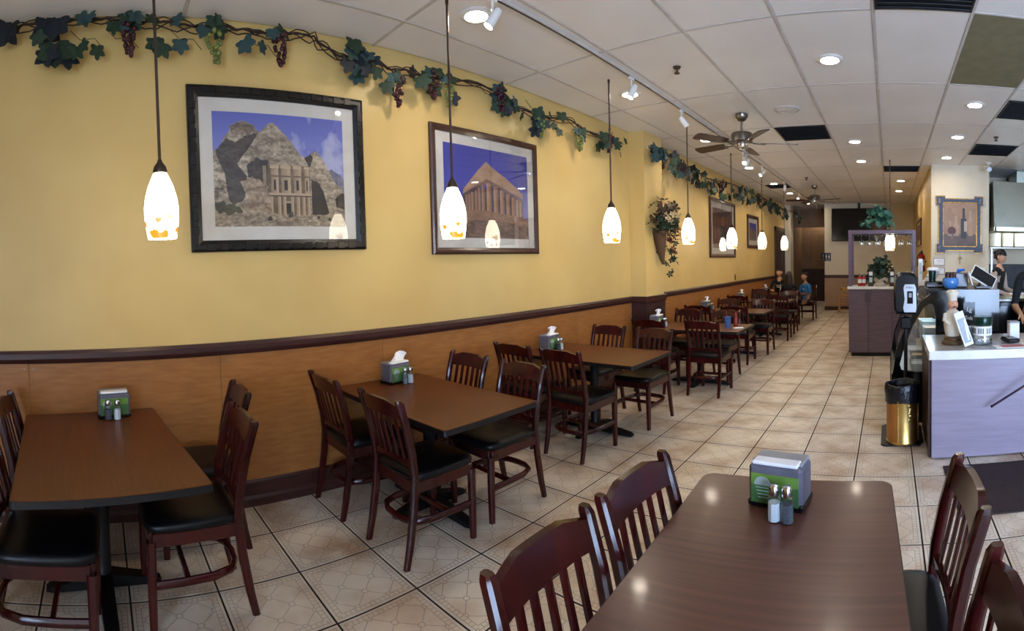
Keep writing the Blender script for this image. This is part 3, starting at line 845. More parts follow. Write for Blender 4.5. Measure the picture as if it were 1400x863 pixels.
def rock_city():
    w, h = 300, 250
    c = Canvas(w, h); n = vnoise(h, w, 6, 6, 3, 6); n2 = vnoise(h, w, 26, 9, 5, 4); n3 = vnoise(h, w, 3, 7, 9, 4); n4 = vnoise(h, w, 60, 50, 11, 2)
    jag = (vnoise(h, w, 2, 30, 21, 4) - .5) * .05
    Y0_ = c.Y.copy()
    c.fill(c.Y > -1, '5f68c6', np.clip(c.Y * 1.4, 0, 1), 'aab0e4')
    c.fill((n3 > .52) & (c.X > .45) & (c.Y < .5), '8f94d4', np.clip((n3 - .52) * 5, 0, 1), 'c3c3e6')
    c.Y = Y0_ + jag
    rough = np.clip((n * .45 + n2 * .5 + n4 * .45 - .48) * 2.3, 0, 1)
    lite = ('7b6a58', 'dcc8ae'); dark = ('221c1c', '5a4c44'); mid = ('55473c', 'a8927a')
    c.fill(c.poly([(.6, .62), (.9, .47), (1, .55), (1, .72), (.6, .8)]), '8f8a9a', rough, '6a6880')
    c.fill(c.poly([(0, .36), (.05, .3), (.09, .22), (.12, .17), (.13, .11), (.20, .07), (.27, .085), (.31, .12), (.34, .17), (.40, .09), (.44, .07), (.5, .14), (.6, .27), (.66, .37), (.70, .38), (.77, .29), (.82, .37), (.86, .45), (.93, .60), (1, .68), (1, 1), (0, 1)]), lite[0], rough, lite[1])
    c.fill(c.poly([(.12, .12), (.2, .08), (.28, .1), (.3, .14), (.26, .2), (.14, .2)]), mid[0], rough, mid[1])
    c.fill(c.poly([(.02, .33), (.1, .24), (.16, .26), (.3, .17), (.33, .18), (.24, .34), (.17, .45), (.2, .5), (.24, .55), (.22, .75), (.14, .82), (.07, .72)]), dark[0], rough, dark[1])
    c.fill(c.poly([(.24, .46), (.32, .40), (.4, .42), (.4, .66), (.33, .6), (.25, .62)]), dark[0], rough, dark[1])
    c.fill(c.poly([(0, .4), (.03, .4), (.08, .55), (.1, .75), (0, .85)]), mid[0], rough, lite[1])
    c.fill(c.poly([(.68, .38), (.73, .33), (.75, .37), (.72, .46)]), dark[0], rough, mid[0])
    c.Y = Y0_
    fac = np.clip(rough * .6 + .15, 0, 1)
    c.fill(c.rect(.39, .45, .72, .90), '5a4636', fac, '9a8066')
    c.fill(c.rect(.355, .46, .385, .64), '8a745c', fac, 'c2a98c')
    for x, wd in ((.445, .03), (.53, .036), (.62, .03), (.695, .018)):
        c.fill(c.rect(x - wd, .47, x + wd, .70), '9a7f64', np.clip((c.X - x) / wd * .4 + .5 + (n4 - .5) * .5, 0, 1), 'd4bb9a')
        c.fill(c.rect(x - wd * 1.15, .455, x + wd * 1.15, .48), 'd2b896'); c.fill(c.rect(x - wd * 1.1, .545, x + wd * 1.1, .556), '6b5644')
        c.fill(c.rect(x - wd * .33, .585, x + wd * .33, .675), '2c221d')
    c.fill(c.poly([(.49, .455), (.53, .43), (.57, .455), (.57, .47), (.49, .47)]), 'c8ad8c')
    c.fill(c.poly([(.41, .455), (.48, .435), (.48, .46), (.41, .465)]), 'c2a786'); c.fill(c.poly([(.585, .435), (.655, .45), (.655, .465), (.585, .46)]), 'c2a786')
    c.fill(c.rect(.385, .70, .73, .722), 'c9ae8e'); c.fill(c.rect(.385, .722, .73, .732), '4a3a2e')
    for x in (.415, .475, .515, .575, .62, .665, .705): c.fill(c.rect(x - .013, .732, x + .013, .91), '9a7f64', np.clip((c.X - x) / .013 * .4 + .5, 0, 1), 'd8bf9e')
    c.fill(c.rect(.528, .79, .562, .885), '15110f'); c.fill(c.rect(.522, .775, .568, .79), 'c9ae8e')
    c.Y = Y0_ + jag
    c.fill(c.poly([(.73, .58), (.79, .60), (.83, .68), (.85, .78), (.87, .88), (.73, .9)]), '1f1813', rough, '43352a')
    c.fill(c.poly([(.92, .74), (1, .68), (1, .85), (.93, .82)]), dark[0], rough, '5a4638')
    c.fill(c.poly([(.19, .60), (.28, .56), (.35, .6), (.4, .72), (.42, .88), (.22, .86), (.24, .74)]), '7d6450', rough, 'd4ba9a')
    c.fill(c.poly([(0, .87), (.3, .86), (.5, .91), (.75, .9), (1, .86), (1, 1.1), (0, 1.1)]), '6e5b48', np.clip(n2 * .6 + n4 * .9 - .3, 0, 1), 'e2ceb2')
    for x, y, r in ((.05, .83, .05), (.11, .85, .05), (.17, .86, .03), (.56, .90, .025), (.4, .93, .02), (.78, .92, .015), (.87, .94, .015)):
        c.fill((((c.X - x) / r) ** 2 + ((c.Y - y) / (r * 1.1)) ** 2 < .3 + n4), '2b2a20', rough, '5e583f')
    c.Y = Y0_
    return c
def temple():
    c = Canvas(190, 180); n = vnoise(180, 190, 8, 8, 13, 4); n2 = vnoise(180, 190, 30, 16, 15, 3)
    c.fill(c.Y > -1, '2f35a8', np.clip(c.Y * 1.1, 0, 1), '5c60c8')
    rough = np.clip(n * .7 + n2 * .4 - .1, 0, 1)
    sh = lambda f: f
    c.fill(c.poly([(.38, .24), (.47, .14), (.55, .2), (.72, .3), (.86, .40), (.93, .46), (.93, .52), (.48, .33), (.39, .39), (.2, .53), (.2, .48)]), 'a07a60', rough, 'dcb494')
    c.fill(c.poly([(.2, .52), (.48, .33), (.93, .53), (.93, .56), (.48, .38), (.2, .57)]), '6d4d40', rough, 'a57f69')
    c.fill(c.rect(.2, .45, .48, .74) & (c.Y > .53 - (c.X - .2) * .60), '44384a', rough, '5d4a4c')
    c.fill(c.rect(.48, .36, .93, .74) & (c.Y > .37 + (c.X - .48) * .40), '3b3a6a', rough, '564b5c')
    for i, x in enumerate((.50, .58, .66, .735, .80, .855, .90)):
        w = .032 - .0025 * i; top = .37 + (x - .48) * .42
        c.fill(c.rect(x - w, top, x + w, .74), 'c89a78', np.clip((c.X - x) / w * .5 + .4 + (n2 - .5) * .4, 0, 1), '835c48')
    for i, x in enumerate((.43, .385, .345, .305, .27, .24)):
        w = .018 - .001 * i; top = .53 - (x - .2) * .62 + .03
        c.fill(c.rect(x - w, top, x + w, .74), 'c09478', np.clip((c.X - x) / w * .5 + .4, 0, 1), '7c5a4a')
    c.fill(c.poly([(0, .74), (.2, .7), (.48, .69), (.95, .745), (1, .76), (1, 1), (0, 1)]), '7a5746', rough, 'cfa486')
    c.fill(c.poly([(.25, .80), (1, .82), (1, 1), (0, 1), (0, .88)]), '5a4038', np.clip(n2 * 1.3 - .2, 0, 1), 'a98674')
    return c
def red_hall():
    c = Canvas(90, 100); n = vnoise(100, 90, 6, 5, 23, 4); n2 = vnoise(100, 90, 14, 14, 24, 3)
    r = np.clip(n * .8 + n2 * .5 - .2, 0, 1)
    c.fill(c.Y > -1, '4a2a20', r, '8a5238')
    c.fill(c.poly([(.1, 0), (.9, 0), (.62, .3), (.38, .3)]), '3a221e', r, '6b4334'); c.fill(c.poly([(.4, .3), (.6, .3), (.66, .95), (.34, .95)]), '2a1a16', r, '50342a')
    c.fill(((c.X - .5) / .14) ** 2 + ((c.Y - .3) / .12) ** 2 < 1, '7a4a34', r, 'a8745a')
    for x in (.12, .27, .73, .88): c.fill(c.rect(x - .03, .2, x + .03, .95), '7a4630', r, '9c6448')
    c.fill(c.Y > .9, '8c7258', r, 'a58a6e')
    return c
def hillside():
    c = Canvas(50, 60); n = vnoise(60, 50, 8, 6, 33, 4)
    c.fill(c.Y > -1, '4a55c4', np.clip(c.Y * 2, 0, 1), '6a74d2')
    c.fill(c.Y > .22 + .28 * c.X + .1 * (n - .5), '6d5f5c', n, '9a8a80')
    return c
def still_life():
    c = Canvas(80, 100); n = vnoise(100, 80, 5, 5, 43, 4)
    c.fill(c.Y > -1, '8a6a55', n, 'a98a70'); c.fill(c.Y > .72, '54443f', n, '6e5c54')
    for x, w, t in ((.2, .06, .42), (.38, .08, .3), (.82, .07, .18)):
        c.fill(c.rect(x - w, t + .2, x + w, .76), 'a07f66', n, 'bb9c80'); c.fill(c.rect(x - w * .4, t, x + w * .4, t + .22), 'a8886e', n, 'bb9c80')
    c.fill(c.rect(.52, .36, .70, .82), '1d1c26', n, '302a30'); c.fill(c.rect(.57, .12, .65, .4), '1d1c26', n, '302a30'); c.fill(c.rect(.62, .42, .72, .66), 'b9a58e')
    c.fill(((c.X - .25) / .13) ** 2 + ((c.Y - .64) / .09) ** 2 < 1, '4a2226', n, '63343a'); c.fill(c.rect(.24, .7, .26, .84), '8a7468')
    return c
def picture(y0, y1, z0, z1, cv, label, fw, frame, mw, group, depth=.035, ribbed=False):
    W, H = y1 - y0, z1 - z0
    t = thing('framed_picture', label, 'picture', (XW, (y0 + y1) / 2, (z0 + z1) / 2), 0, group)
    prof = [(0, 0), (depth * .7, 0), (depth, fw * .25), (depth, fw * .6), (depth * .6, fw), (0, fw)]      # (out, in)
    def side(name, ln, mtx):
        vs = []; fs = []; n = len(prof)
        for s in (-1, 1):
            for o, i in prof: vs.append((o, s * (ln / 2 - i), -i))
        fs = [tuple(range(n)), tuple(range(n, 2 * n))[::-1]] + [(i, (i + 1) % n, n + (i + 1) % n, n + i) for i in range(n)]
        ob = MB().add(vs, fs, mtx).build(name, frame, t)
        if ribbed:
            k = int(ln / .085)
            for q in range(k):
                yy = -ln / 2 + ln * (q + .5) / k
                if abs(yy) < ln / 2 - fw * .8: MB().box((depth, yy, -fw * .42), (.010, .055, fw * .6), .003, mtx).build('rib', frame, ob)
    for nm, ln, q in (('frame_side', W, Matrix.Translation((0, 0, H / 2))), ('frame_side', W, Matrix.Translation((0, 0, -H / 2)) @ Matrix.Rotation(PI, 4, 'X')),
                      ('frame_side', H, Matrix.Translation((0, W / 2, 0)) @ Matrix.Rotation(-PI / 2, 4, 'X')), ('frame_side', H, Matrix.Translation((0, -W / 2, 0)) @ Matrix.Rotation(PI / 2, 4, 'X'))):
        side(nm, ln, q)
    MB().span((.001, -W / 2 + fw * .8, -H / 2 + fw * .8), (.010, W / 2 - fw * .8, H / 2 - fw * .8)).build('mount_board', 'matboard', t)
    pw, ph = W - 2 * fw - 2 * mw, H - 2 * fw - 2 * mw
    link('print', print_mesh(cv, pw, ph), t, (.0115, 0, 0))
    MB().span((.0165, -W / 2 + fw * .9, -H / 2 + fw * .9), (.0185, W / 2 - fw * .9, H / 2 - fw * .9)).build('glass_pane', 'glass_pane', t)
    return t
G = 'framed prints on the yellow wall'
picture(.605, 1.89, 1.70, 2.79, rock_city(), 'large black framed print of a rock-carved facade under a blue sky', .075, 'frame_black', .09, G, ribbed=True)
picture(2.515, 3.84, 1.655, 2.725, temple(), 'brown framed print of a stone temple against deep blue sky', .055, 'frame_brown', .085, G)
picture(8.64, 10.18, 1.61, 2.73, red_hall(), 'brown framed print of a reddish interior right of the wall basket', .07, 'frame_brown', .11, G)
picture(11.13, 12.11, 1.83, 2.61, hillside(), 'small brown framed print with blue sky, farthest on the wall', .075, 'frame_brown', .11, G)
# wall switch plate
t = thing('wall_plate', 'small dark red wall plate above the chair rail', 'switch', (XW, 10.19, 1.19))
MB().box((.004, 0, 0), (.008, .075, .12), .002).build('plate', 'plate_brown', t)
MB().box((.010, 0, 0), (.008, .012, .028), .002).build('toggle', 'dark_trim', t)

# ------------------------------------------------------------------ vine garlands
def leaf_mesh(m, lobes=5, seed=0):
    rr = random.Random(seed); vs = [(0, 0, 0)]; n = lobes * 4
    for i in range(n + 1):
        a = -PI * .86 + 2 * PI * .86 * i / n
        ph = (i % 4) / 4
        r = .5 * (.62 + .38 * (1 - abs(ph - .5) * 2) + rr.uniform(-.04, .04)) * (1.0 if abs(a) < 1.9 else .8)
        vs.append((r * math.sin(a), -.28 - r * math.cos(a) if False else -r * math.cos(a) - .18, .10 * (abs(math.sin(a)) ** 2) * r + rr.uniform(-.015, .015)))
    vs2 = [(x, y, z - .012) for x, y, z in vs]
    k = len(vs); fs = []
    for i in range(1, n + 1):
        fs.append((0, i, i + 1)); fs.append((k, k + i + 1, k + i))
    for i in range(1, n + 1): fs.append((i, k + i, k + i + 1, i + 1))
    me = MB().add(vs + vs2, fs).mesh('leaf', m, 60)
    return me
LEAF = {m: [leaf_mesh(m, 5, s) for s in (1, 2)] for m in ('leaf_green', 'leaf_teal', 'leaf_dark', 'leaf_ivy')}
def add_leaf(par, p, size, m, name='leaf', out=(1, 0, 0)):
    """leaf hanging tip-down, its face towards +X (off the wall)"""
    o = link(name, R.choice(LEAF[m]), par)
    face = Matrix(((0, 0, 1, 0), (1, 0, 0, 0), (0, 1, 0, 0), (0, 0, 0, 1)))     # local z -> +X, local x -> +Y, local y -> +Z
    q = Matrix.Rotation(R.uniform(-.7, .7), 4, 'Z') @ Matrix.Rotation(R.uniform(-.4, .4), 4, 'Y') @ Matrix.Rotation(R.uniform(-.7, .7), 4, 'X')
    o.matrix_local = Matrix.Translation(p) @ q @ face @ Matrix.Scale(size, 4)
    return o
def grape_mesh(m, seed):
    rr = random.Random(seed); mb = MB()
    for i in range(30):
        k = i / 30; w = .042 * (1 - k) ** .7 + .006; a = rr.uniform(0, 2 * PI)
        mb.sphere((w * math.cos(a) * .8, w * math.sin(a), -.01 - .17 * k), .0135, 7, 5)
    return mb.mesh('grape_cluster', m, 80)
GRAPE = {'grape_maroon': grape_mesh('grape_maroon', 1), 'grape_green': grape_mesh('grape_green', 2)}
VINE = [(-0.857, 3.11), (-0.566, 3.137), (-0.375, 3.17), (-0.146, 3.17), (0.037, 3.17), (0.218, 3.158), (0.425, 3.15), (0.634, 3.135), (0.825, 3.143), (1.021, 3.133), (1.225, 3.143), (1.438, 3.164), (1.547, 3.117), (1.716, 3.053), (1.897, 3.101), (2.084, 3.045), (2.284, 3.051), (2.57, 3.053), (2.887, 3.097), (3.236, 3.094), (3.574, 3.003), (3.9, 3.001), (4.329, 3.055), (4.598, 3.009), (5.051, 3.0), (5.39, 3.014)]
VLEAF = [(-0.514, 3.17, 0.22, 'leaf_dark'), (-0.479, 3.17, 0.2, 'leaf_dark'), (-0.261, 3.17, 0.24, 'leaf_dark'), (-0.193, 3.144, 0.24, 'leaf_dark'), (-0.222, 2.977, 0.26, 'leaf_green'), (-0.164, 2.936, 0.2, 'leaf_dark'), (-0.269, 2.953, 0.2, 'leaf_dark'), (-0.334, 3.064, 0.13, 'leaf_green'), (-0.085, 2.967, 0.14, 'leaf_green'), (-0.052, 2.993, 0.1, 'leaf_green'), (0.042, 2.961, 0.13, 'leaf_green'), (-0.053, 3.17, 0.13, 'leaf_teal'), (0.003, 3.17, 0.12, 'leaf_teal'), (0.138, 3.095, 0.12, 'leaf_green'), (0.219, 3.17, 0.14, 'leaf_green'), (0.275, 3.17, 0.14, 'leaf_teal'), (0.38, 3.17, 0.12, 'leaf_green'), (0.405, 3.003, 0.15, 'leaf_green'), (0.46, 2.967, 0.16, 'leaf_green'), (0.559, 3.007, 0.14, 'leaf_teal'), (0.543, 3.17, 0.12, 'leaf_teal'), (0.779, 3.17, 0.13, 'leaf_green'), (0.816, 3.161, 0.13, 'leaf_green'), (0.978, 3.034, 0.16, 'leaf_teal'), (1.077, 3.015, 0.13, 'leaf_teal'), (1.765, 3.129, 0.18, 'leaf_green'), (1.725, 2.983, 0.15, 'leaf_dark'), (1.821, 3.035, 0.16, 'leaf_green'), (1.867, 3.121, 0.16, 'leaf_teal')]
VGRAPE = [(0.245, 3.126), (0.775, 3.097), (1.224, 3.129), (2.153, 2.971), (2.662, 3.061), (3.256, 3.118), (3.787, 2.978), (4.458, 2.965), (5.086, 3.05), (2.497, 3.084)]

g1 = thing('grape_vine_garland', 'artificial grape vine garland along the wall top, left of the pillar', 'garland', (0, 0, 0))
def smooth_path(pts, n=5, jit=.008):
    out = []
    for i in range(len(pts) - 1):
        p0, p1, p2, p3 = (Vector(pts[max(0, min(len(pts) - 1, i + k))]) for k in (-1, 0, 1, 2))
        for k in range(n):
            t = k / n
            q = .5 * ((2 * p1) + (p2 - p0) * t + (2 * p0 - 5 * p1 + 4 * p2 - p3) * t * t + (3 * p1 - p0 - 3 * p2 + p3) * t ** 3)
            out.append(q + Vector((R.uniform(-jit, jit), 0, R.uniform(-jit, jit))))
    out.append(Vector(pts[-1])); return out
main = smooth_path([(-3.13, y, z) for y, z in VINE])
MB().tube(main, [.009 + R.uniform(-.002, .002) for _ in main], 6).build('vine_stem', 'stem_brown', g1, 60)
for k in range(3):
    tw = [p + Vector((.02 * math.sin(i * .8 + k * 2), 0, .03 * math.cos(i * .55 + k * 2.1) - .01)) for i, p in enumerate(main)]
    tw = [Vector((p.x, p.y, min(p.z, 3.19))) for p in tw]
    MB().tube(tw, .0045, 5).build('vine_stem', 'stem_brown', g1, 60)
for a in (-.3, -.12, .1, .5, 1.0, 1.6, 2.3, 3.0, 3.6):            # loose tendrils
    z = 3.10; MB().tube([(-3.12, a, z), (-3.10, a + .06, z - .07), (-3.13, a + .15, z - .05), (-3.12, a + .2, z - .12)], .0025, 4).build('tendril', 'stem_brown', g1)
for y, z, s, m in VLEAF: add_leaf(g1, (-3.12 + R.uniform(0, .05), y, min(z, 3.19 - s * .25) + s * .18), s, m)
def near_z(path, y): return min(path, key=lambda p: abs(p.y - y)).z
def fill_leaves(par, path, y0, y1, n, x=-3.12, drop=.14, s0=.11, s1=.17, cl=None):
    for i in range(n):
        y = R.choice(cl) + R.gauss(0, .09) if cl and R.random() < .75 else R.uniform(y0, y1)
        y = max(y0, min(y1, y)); s = R.uniform(s0, s1)
        z = min(near_z(path, y) + R.uniform(-drop, .05), 3.20 - s * .3)
        add_leaf(par, (x + R.uniform(-.02, .06), y, z), s, R.choice(['leaf_green', 'leaf_green', 'leaf_teal', 'leaf_dark']))
fill_leaves(g1, main, 1.6, 5.4, 56, cl=[1.8, 2.1, 2.45, 2.6, 3.2, 3.3, 3.75, 4.0, 4.5, 4.9, 5.25])
for i, (y, z) in enumerate(VGRAPE):
    o = link('grape_cluster', GRAPE['grape_green' if i in (1, 4, 6, 7) else 'grape_maroon'], g1, (-3.11, y, z)); o.rotation_euler = (R.uniform(-.1, .1), R.uniform(-.1, .1), R.uniform(0, 6)); 
    k = 1.15; o.scale = (k, k, k)
    add_leaf(g1, (-3.1, y + .03, z + .03), .14, 'leaf_green'); add_leaf(g1, (-3.1, y - .05, z + .02), .12, 'leaf_teal')
g2 = thing('grape_vine_garland', 'artificial vine garland along the wall top, right of the pillar', 'garland', (0, 0, 0))
P2 = smooth_path([(-2.93, 5.72, 3.0), (-2.92, 6.07, 3.05), (-3.05, 6.5, 3.08), (-3.12, 7.2, 3.06), (-3.12, 7.8, 3.05), (-3.12, 8.5, 3.0), (-3.12, 9.7, 3.09), (-3.12, 11.1, 3.09), (-3.12, 12.5, 3.10), (-3.1, 13.9, 3.05), (-2.98, 15.2, 3.02), (-2.7, 15.6, 2.98)])
MB().tube(P2, .009, 6).build('vine_stem', 'stem_brown', g2, 60)
MB().tube([p + Vector((.02 * math.sin(i), 0, .025 * math.cos(i * .7))) for i, p in enumerate(P2)], .005, 5).build('vine_stem', 'stem_brown', g2, 60)
for y0, y1, n, x in ((5.75, 6.2, 12, -2.92), (6.2, 7.0, 20, -3.05), (7.0, 10.5, 84, -3.1), (10.5, 15.0, 84, -3.08), (15.2, 15.6, 12, -2.8)):
    fill_leaves(g2, P2, y0, y1, n, x, .26, .13, .21)
for y in (6.4, 7.1, 8.9, 11.6):
    o = link('grape_cluster', GRAPE['grape_maroon'], g2, (-3.06, y, near_z(P2, y) - .02)); o.scale = (1.2, 1.2, 1.2)

# ------------------------------------------------------------------ wall basket with dried flowers
t = thing('wall_basket', 'wicker cone basket of dried flowers hung on the pillar', 'basket', (-3.0, 6.02, 1.51))
MB().lathe([(.012, 0), (.03, .06), (.06, .2), (.10, .42), (.11, .44), (.10, .45), (.02, .44)], 18, Matrix.Translation((.10, 0, 0)) @ Matrix.Rotation(-.12, 4, 'Y')).build('cone', 'wicker', t, 40)
def bunch(par, name, m, n, c, sp, sz, seed):
    rr = random.Random(seed); mb = MB()
    for i in range(n):
        p = (max(.03, c[0] + rr.gauss(0, sp[0])), c[1] + rr.gauss(0, sp[1]), c[2] + rr.gauss(0, sp[2])); s = sz * rr.uniform(.6, 1.3)
        q = Matrix.Translation(p) @ Matrix.Rotation(rr.uniform(0, 6), 4, 'Z') @ Matrix.Rotation(rr.uniform(0, 3), 4, 'X')
        for a in range(5):
            w = a * 2 * PI / 5; mb.add([(0, 0, 0), (s * math.cos(w - .5), s * math.sin(w - .5), s * .2), (s * 1.5 * math.cos(w), s * 1.5 * math.sin(w), s * .45), (s * math.cos(w + .5), s * math.sin(w + .5), s * .2)], [(0, 1, 2, 3)], q)
    return mb.build(name, m, par)
bunch(t, 'foliage', 'leaf_green', 70, (.14, .02, .54), (.05, .13, .08), .045, 1)
bunch(t, 'dried_blossom', 'dried_cream', 40, (.16, .06, .62), (.05, .15, .09), .034, 2)
bunch(t, 'dried_blossom', 'dried_brown', 60, (.13, .0, .68), (.05, .15, .08), .042, 3)
bunch(t, 'dried_blossom', 'dried_red', 36, (.14, .24, .38), (.04, .08, .14), .036, 4)
bunch(t, 'trailing_leaves', 'leaf_green', 28, (.10, .22, .14), (.03, .08, .13), .028, 5)
for k in range(12):
    a = R.uniform(-.16, .3); h = R.uniform(.1, .82)
    MB().tube([(.10, 0, .4), (.12, a * .6, .45 + (h - .4) * .6), (.11, a, h)], .0025, 4).build('twig', 'stem_brown', t)

# ------------------------------------------------------------------ table-top sets
def napkins(x, y, z, rz, label, tissue=True, sc=1.):
    t = thing('napkin_dispenser', label, 'napkin holder', (x, y, z), rz, 'napkin dispensers'); t.scale = (sc, sc, sc)
    w, d, h = .19, .12, .145
    MB().box((0, 0, h * .5), (w, d, h), .012).build('body', 'smoke_plastic', t)
    MB().box((0, 0, .012), (w + .006, d + .006, .024), .006).build('base', 'black_plastic', t)
    MB().box((0, .01, h + .002), (w - .012, d - .03, .012), .005).build('lid', 'grey_plastic', t)
    for s in (-1, 1):
        cd = MB().box((0, s * (d / 2 + .001), .066), (w - .022, .003, .10), .001).build('card', 'card_green', t)
        MB().box((0, s * (d / 2 + .0024), .048), (w - .022, .0012, .064)).build('card_band', 'card_dark_green', cd)
        mb = MB(); mb.lathe([(.001, 0), (.03, 0), (.03, .0012), (.001, .0012)], 16, Matrix.Translation((.042 * s, s * (d / 2 + .003), .078)) @ Matrix.Rotation(-s * PI / 2, 4, 'X') @ Matrix.Rotation(0 if s < 0 else PI, 4, 'Z'), 0, PI); mb.build('card_emblem', 'card_pale', cd)
        mb = MB()
        for q in range(4): mb.box((.042 * s, s * (d / 2 + .0032), .070 - q * .011), (.05 - q * .006, .0008, .003))
        mb.build('card_lines', 'card_pale', cd)
    # napkin lying over the slot
    mb = MB().box((0, -d * .30, h + .006), (w - .03, .05, .012), .004); mb.build('napkin', 'white_paper', t)
    if tissue:
        vs = []; fs = []; n = 7
        for i in range(n):
            for j in range(5):
                u = i / (n - 1) - .5; v = j / 4
                vs.append((u * .13 * (1 - .25 * v) + .035 * v, -.02 + .03 * math.sin(u * 5 + v * 2) * v + .015 * v, h + .006 + v * .062 + .012 * math.sin(u * 7) * v))
        k = len(vs); vs += [(a, b + .003, c) for a, b, c in vs]
        for i in range(n - 1):
            for j in range(4):
                a = i * 5 + j; fs.append((a, a + 5, a + 6, a + 1)); fs.append((k + a, k + a + 1, k + a + 6, k + a + 5))
        MB().add(vs, fs).build('napkin', 'white_paper', t, 60)
    return t
def shaker(x, y, z, kind, label):
    t = thing(kind + '_shaker', label, 'shaker', (x, y, z), R.uniform(-.3, .3), kind + ' shakers'); t.scale = (1.22, 1.22, 1.22)
    ring = lambda w, zz: [(w * math.cos(PI / 4 * i + PI / 8) / math.cos(PI / 8), w * math.sin(PI / 4 * i + PI / 8) / math.cos(PI / 8), zz) for i in range(8)]
    def oct_(prof, m, nm):
        vs = []; fs = []
        for w, zz in prof: vs += ring(w, zz)
        for l in range(len(prof) - 1):
            for i in range(8): fs.append((l * 8 + i, l * 8 + (i + 1) % 8, l * 8 + 8 + (i + 1) % 8, l * 8 + 8 + i))
        fs += [tuple(range(8))[::-1], tuple(range(len(vs) - 8, len(vs)))]
        MB().add(vs, fs).build(nm, m, t)
    oct_([(.017, 0), (.018, .003), (.0165, .06), (.014, .068), (.012, .074)], 'glass_clear', 'glass_body')
    oct_([(.0155, .003), (.015, .05)], 'salt_white' if kind == 'salt' else 'pepper_grey', 'contents')
    MB().lathe([(.0135, .070), (.0145, .074), (.0145, .088), (.011, .095), (.001, .097)], 16).build('cap', 'chrome', t, 40)
wn = ['on the far left table', 'on the table under the temple picture', 'on the third wall table', 'on the pillar table', 'on the fifth wall table', 'on the sixth wall table', 'on the family table']
NP = [(-3.06, .06), (-3.06, 2.02), (-3.05, 3.78), (-2.86, 5.72), (-3.04, 7.95), (-3.04, 10.0), (-3.04, 12.05)]
for k, (x, y) in enumerate(NP):
    napkins(x, y, .72, PI / 2 + (.08, .12, .1, .05, .05, 0, 0)[k], 'napkin dispenser ' + wn[k], k > 0)
    if k < 5:
        shaker(x + .095, y + (-.035 if k == 0 else .02), .72, 'pepper', 'pepper shaker beside the napkin dispenser ' + wn[k])
        shaker(x + .095, y + (.02 if k == 0 else .065), .72, 'salt', 'salt shaker beside the napkin dispenser ' + wn[k])
napkins(-.372, 1.665, .72, -.12, 'napkin dispenser with green card on the foreground table', False, 1.0)
shaker(-.365, 1.537, .72, 'salt', 'full salt shaker on the foreground table')
shaker(-.322, 1.533, .72, 'pepper', 'grey pepper shaker on the foreground table')
t = thing('paper_cup', 'blue cup at the aisle end of the pillar table', 'cup', (-1.97, 5.90, .72))
MB().lathe([(.032, 0), (.044, .13), (.046, .132), (.044, .136), (.041, .13), (.029, .006), (.001, .006)], 20).build('cup_body', 'cup_blue', t, 40)
MB().lathe([(.001, .11), (.041, .11), (.041, .112), (.001, .113)], 16).build('drink', 'sauce_red', t)
MB().tube([(.01, 0, .05), (-.02, .01, .2)], .004, 6).build('straw', 'red_enamel', t)
t = thing('sauce_bottle', 'slim red sauce bottle beside the blue cup', 'bottle', (-1.90, 6.02, .72))
MB().lathe([(.001, 0), (.024, 0), (.025, .01), (.024, .10), (.012, .13), (.011, .15), (.001, .15)], 16).build('bottle_body', 'sauce_red', t, 40)
MB().lathe([(.013, .148), (.013, .165), (.005, .18), (.001, .18)], 12).build('cap', 'red_enamel', t, 40)
t = thing('folded_napkin', 'white napkin lying near the blue cup', 'napkin', (-1.82, 5.86, .72))
MB().box((0, 0, .004), (.12, .07, .007), .002, None, .5).build('fold', 'white_paper', t); MB().box((.01, 0, .0095), (.10, .05, .004), .001, None, .6).build('fold', 'white_paper', t)

# ------------------------------------------------------------------ door, signs, television, high chair at the back
d1 = tag(bpy.data.objects.new('door_1', None), 'dark brown door in the left wall near the hallway', None, None, 'structure'); COL.objects.link(d1)
MB().span((XW - .01, 14.02, .01), (XW + .025, 15.08, 2.40), .004).build('door_leaf', 'dark_panel', d1)
for a, b in (((XW - .005, 13.92, 0), (XW + .05, 14.03, 2.5)), ((XW - .005, 15.07, 0), (XW + .05, 15.18, 2.5)), ((XW - .005, 13.92, 2.39), (XW + .05, 15.18, 2.5))):
    MB().span(a, b, .006).build('door_frame', 'frame_brown', d1)
for z0, z1 in ((.2, 1.05), (1.25, 2.25)):
    MB().span((XW + .02, 14.16, z0), (XW + .035, 14.94, z1), .006).build('door_panel', 'dark_trim', d1)
MB().sphere((XW + .07, 14.95, 1.0), .03).build('door_handle', 'frame_gold', d1, 60)
def restroom_sign(loc, label, two):
    t = thing('restroom_sign', label, 'sign', loc, 0, 'restroom signs')
    w = .19 if two else .16
    MB().box((0, 0, 0), (w, .012, .25), .004).build('plaque', 'sign_blue', t)
    for k, x in enumerate((-.042, .042) if two else (0,)):
        mb = MB().lathe([(.001, 0), (.016, 0), (.016, .003), (.001, .003)], 12, Matrix.Translation((x, -.006, .075)) @ Matrix.Rotation(PI / 2, 4, 'X'))
        if k == 0: mb.prism([(x - .026, .05), (x + .026, .05), (x + .024, -.005), (x + .014, -.005), (x + .014, -.06), (x - .014, -.06), (x - .014, -.005), (x - .024, -.005)], -.009, -.006, 1)
        else: mb.prism([(x - .014, .05), (x + .014, .05), (x + .034, -.02), (x + .014, -.02), (x + .012, -.06), (x - .012, -.06), (x - .014, -.02), (x - .034, -.02)], -.009, -.006, 1)
        mb.build('pictogram', 'print_white', t)
    MB().box((0, -.007, -.095), (w * .7, .003, .018)).build('caption_bar', 'print_white', t)
restroom_sign((-1.855, 15.19, 1.62), 'dark blue restroom sign with two white figures on the back wall', True)
restroom_sign((-2.43, 18.475, 1.66), 'smaller dark restroom sign inside the hallway', False)
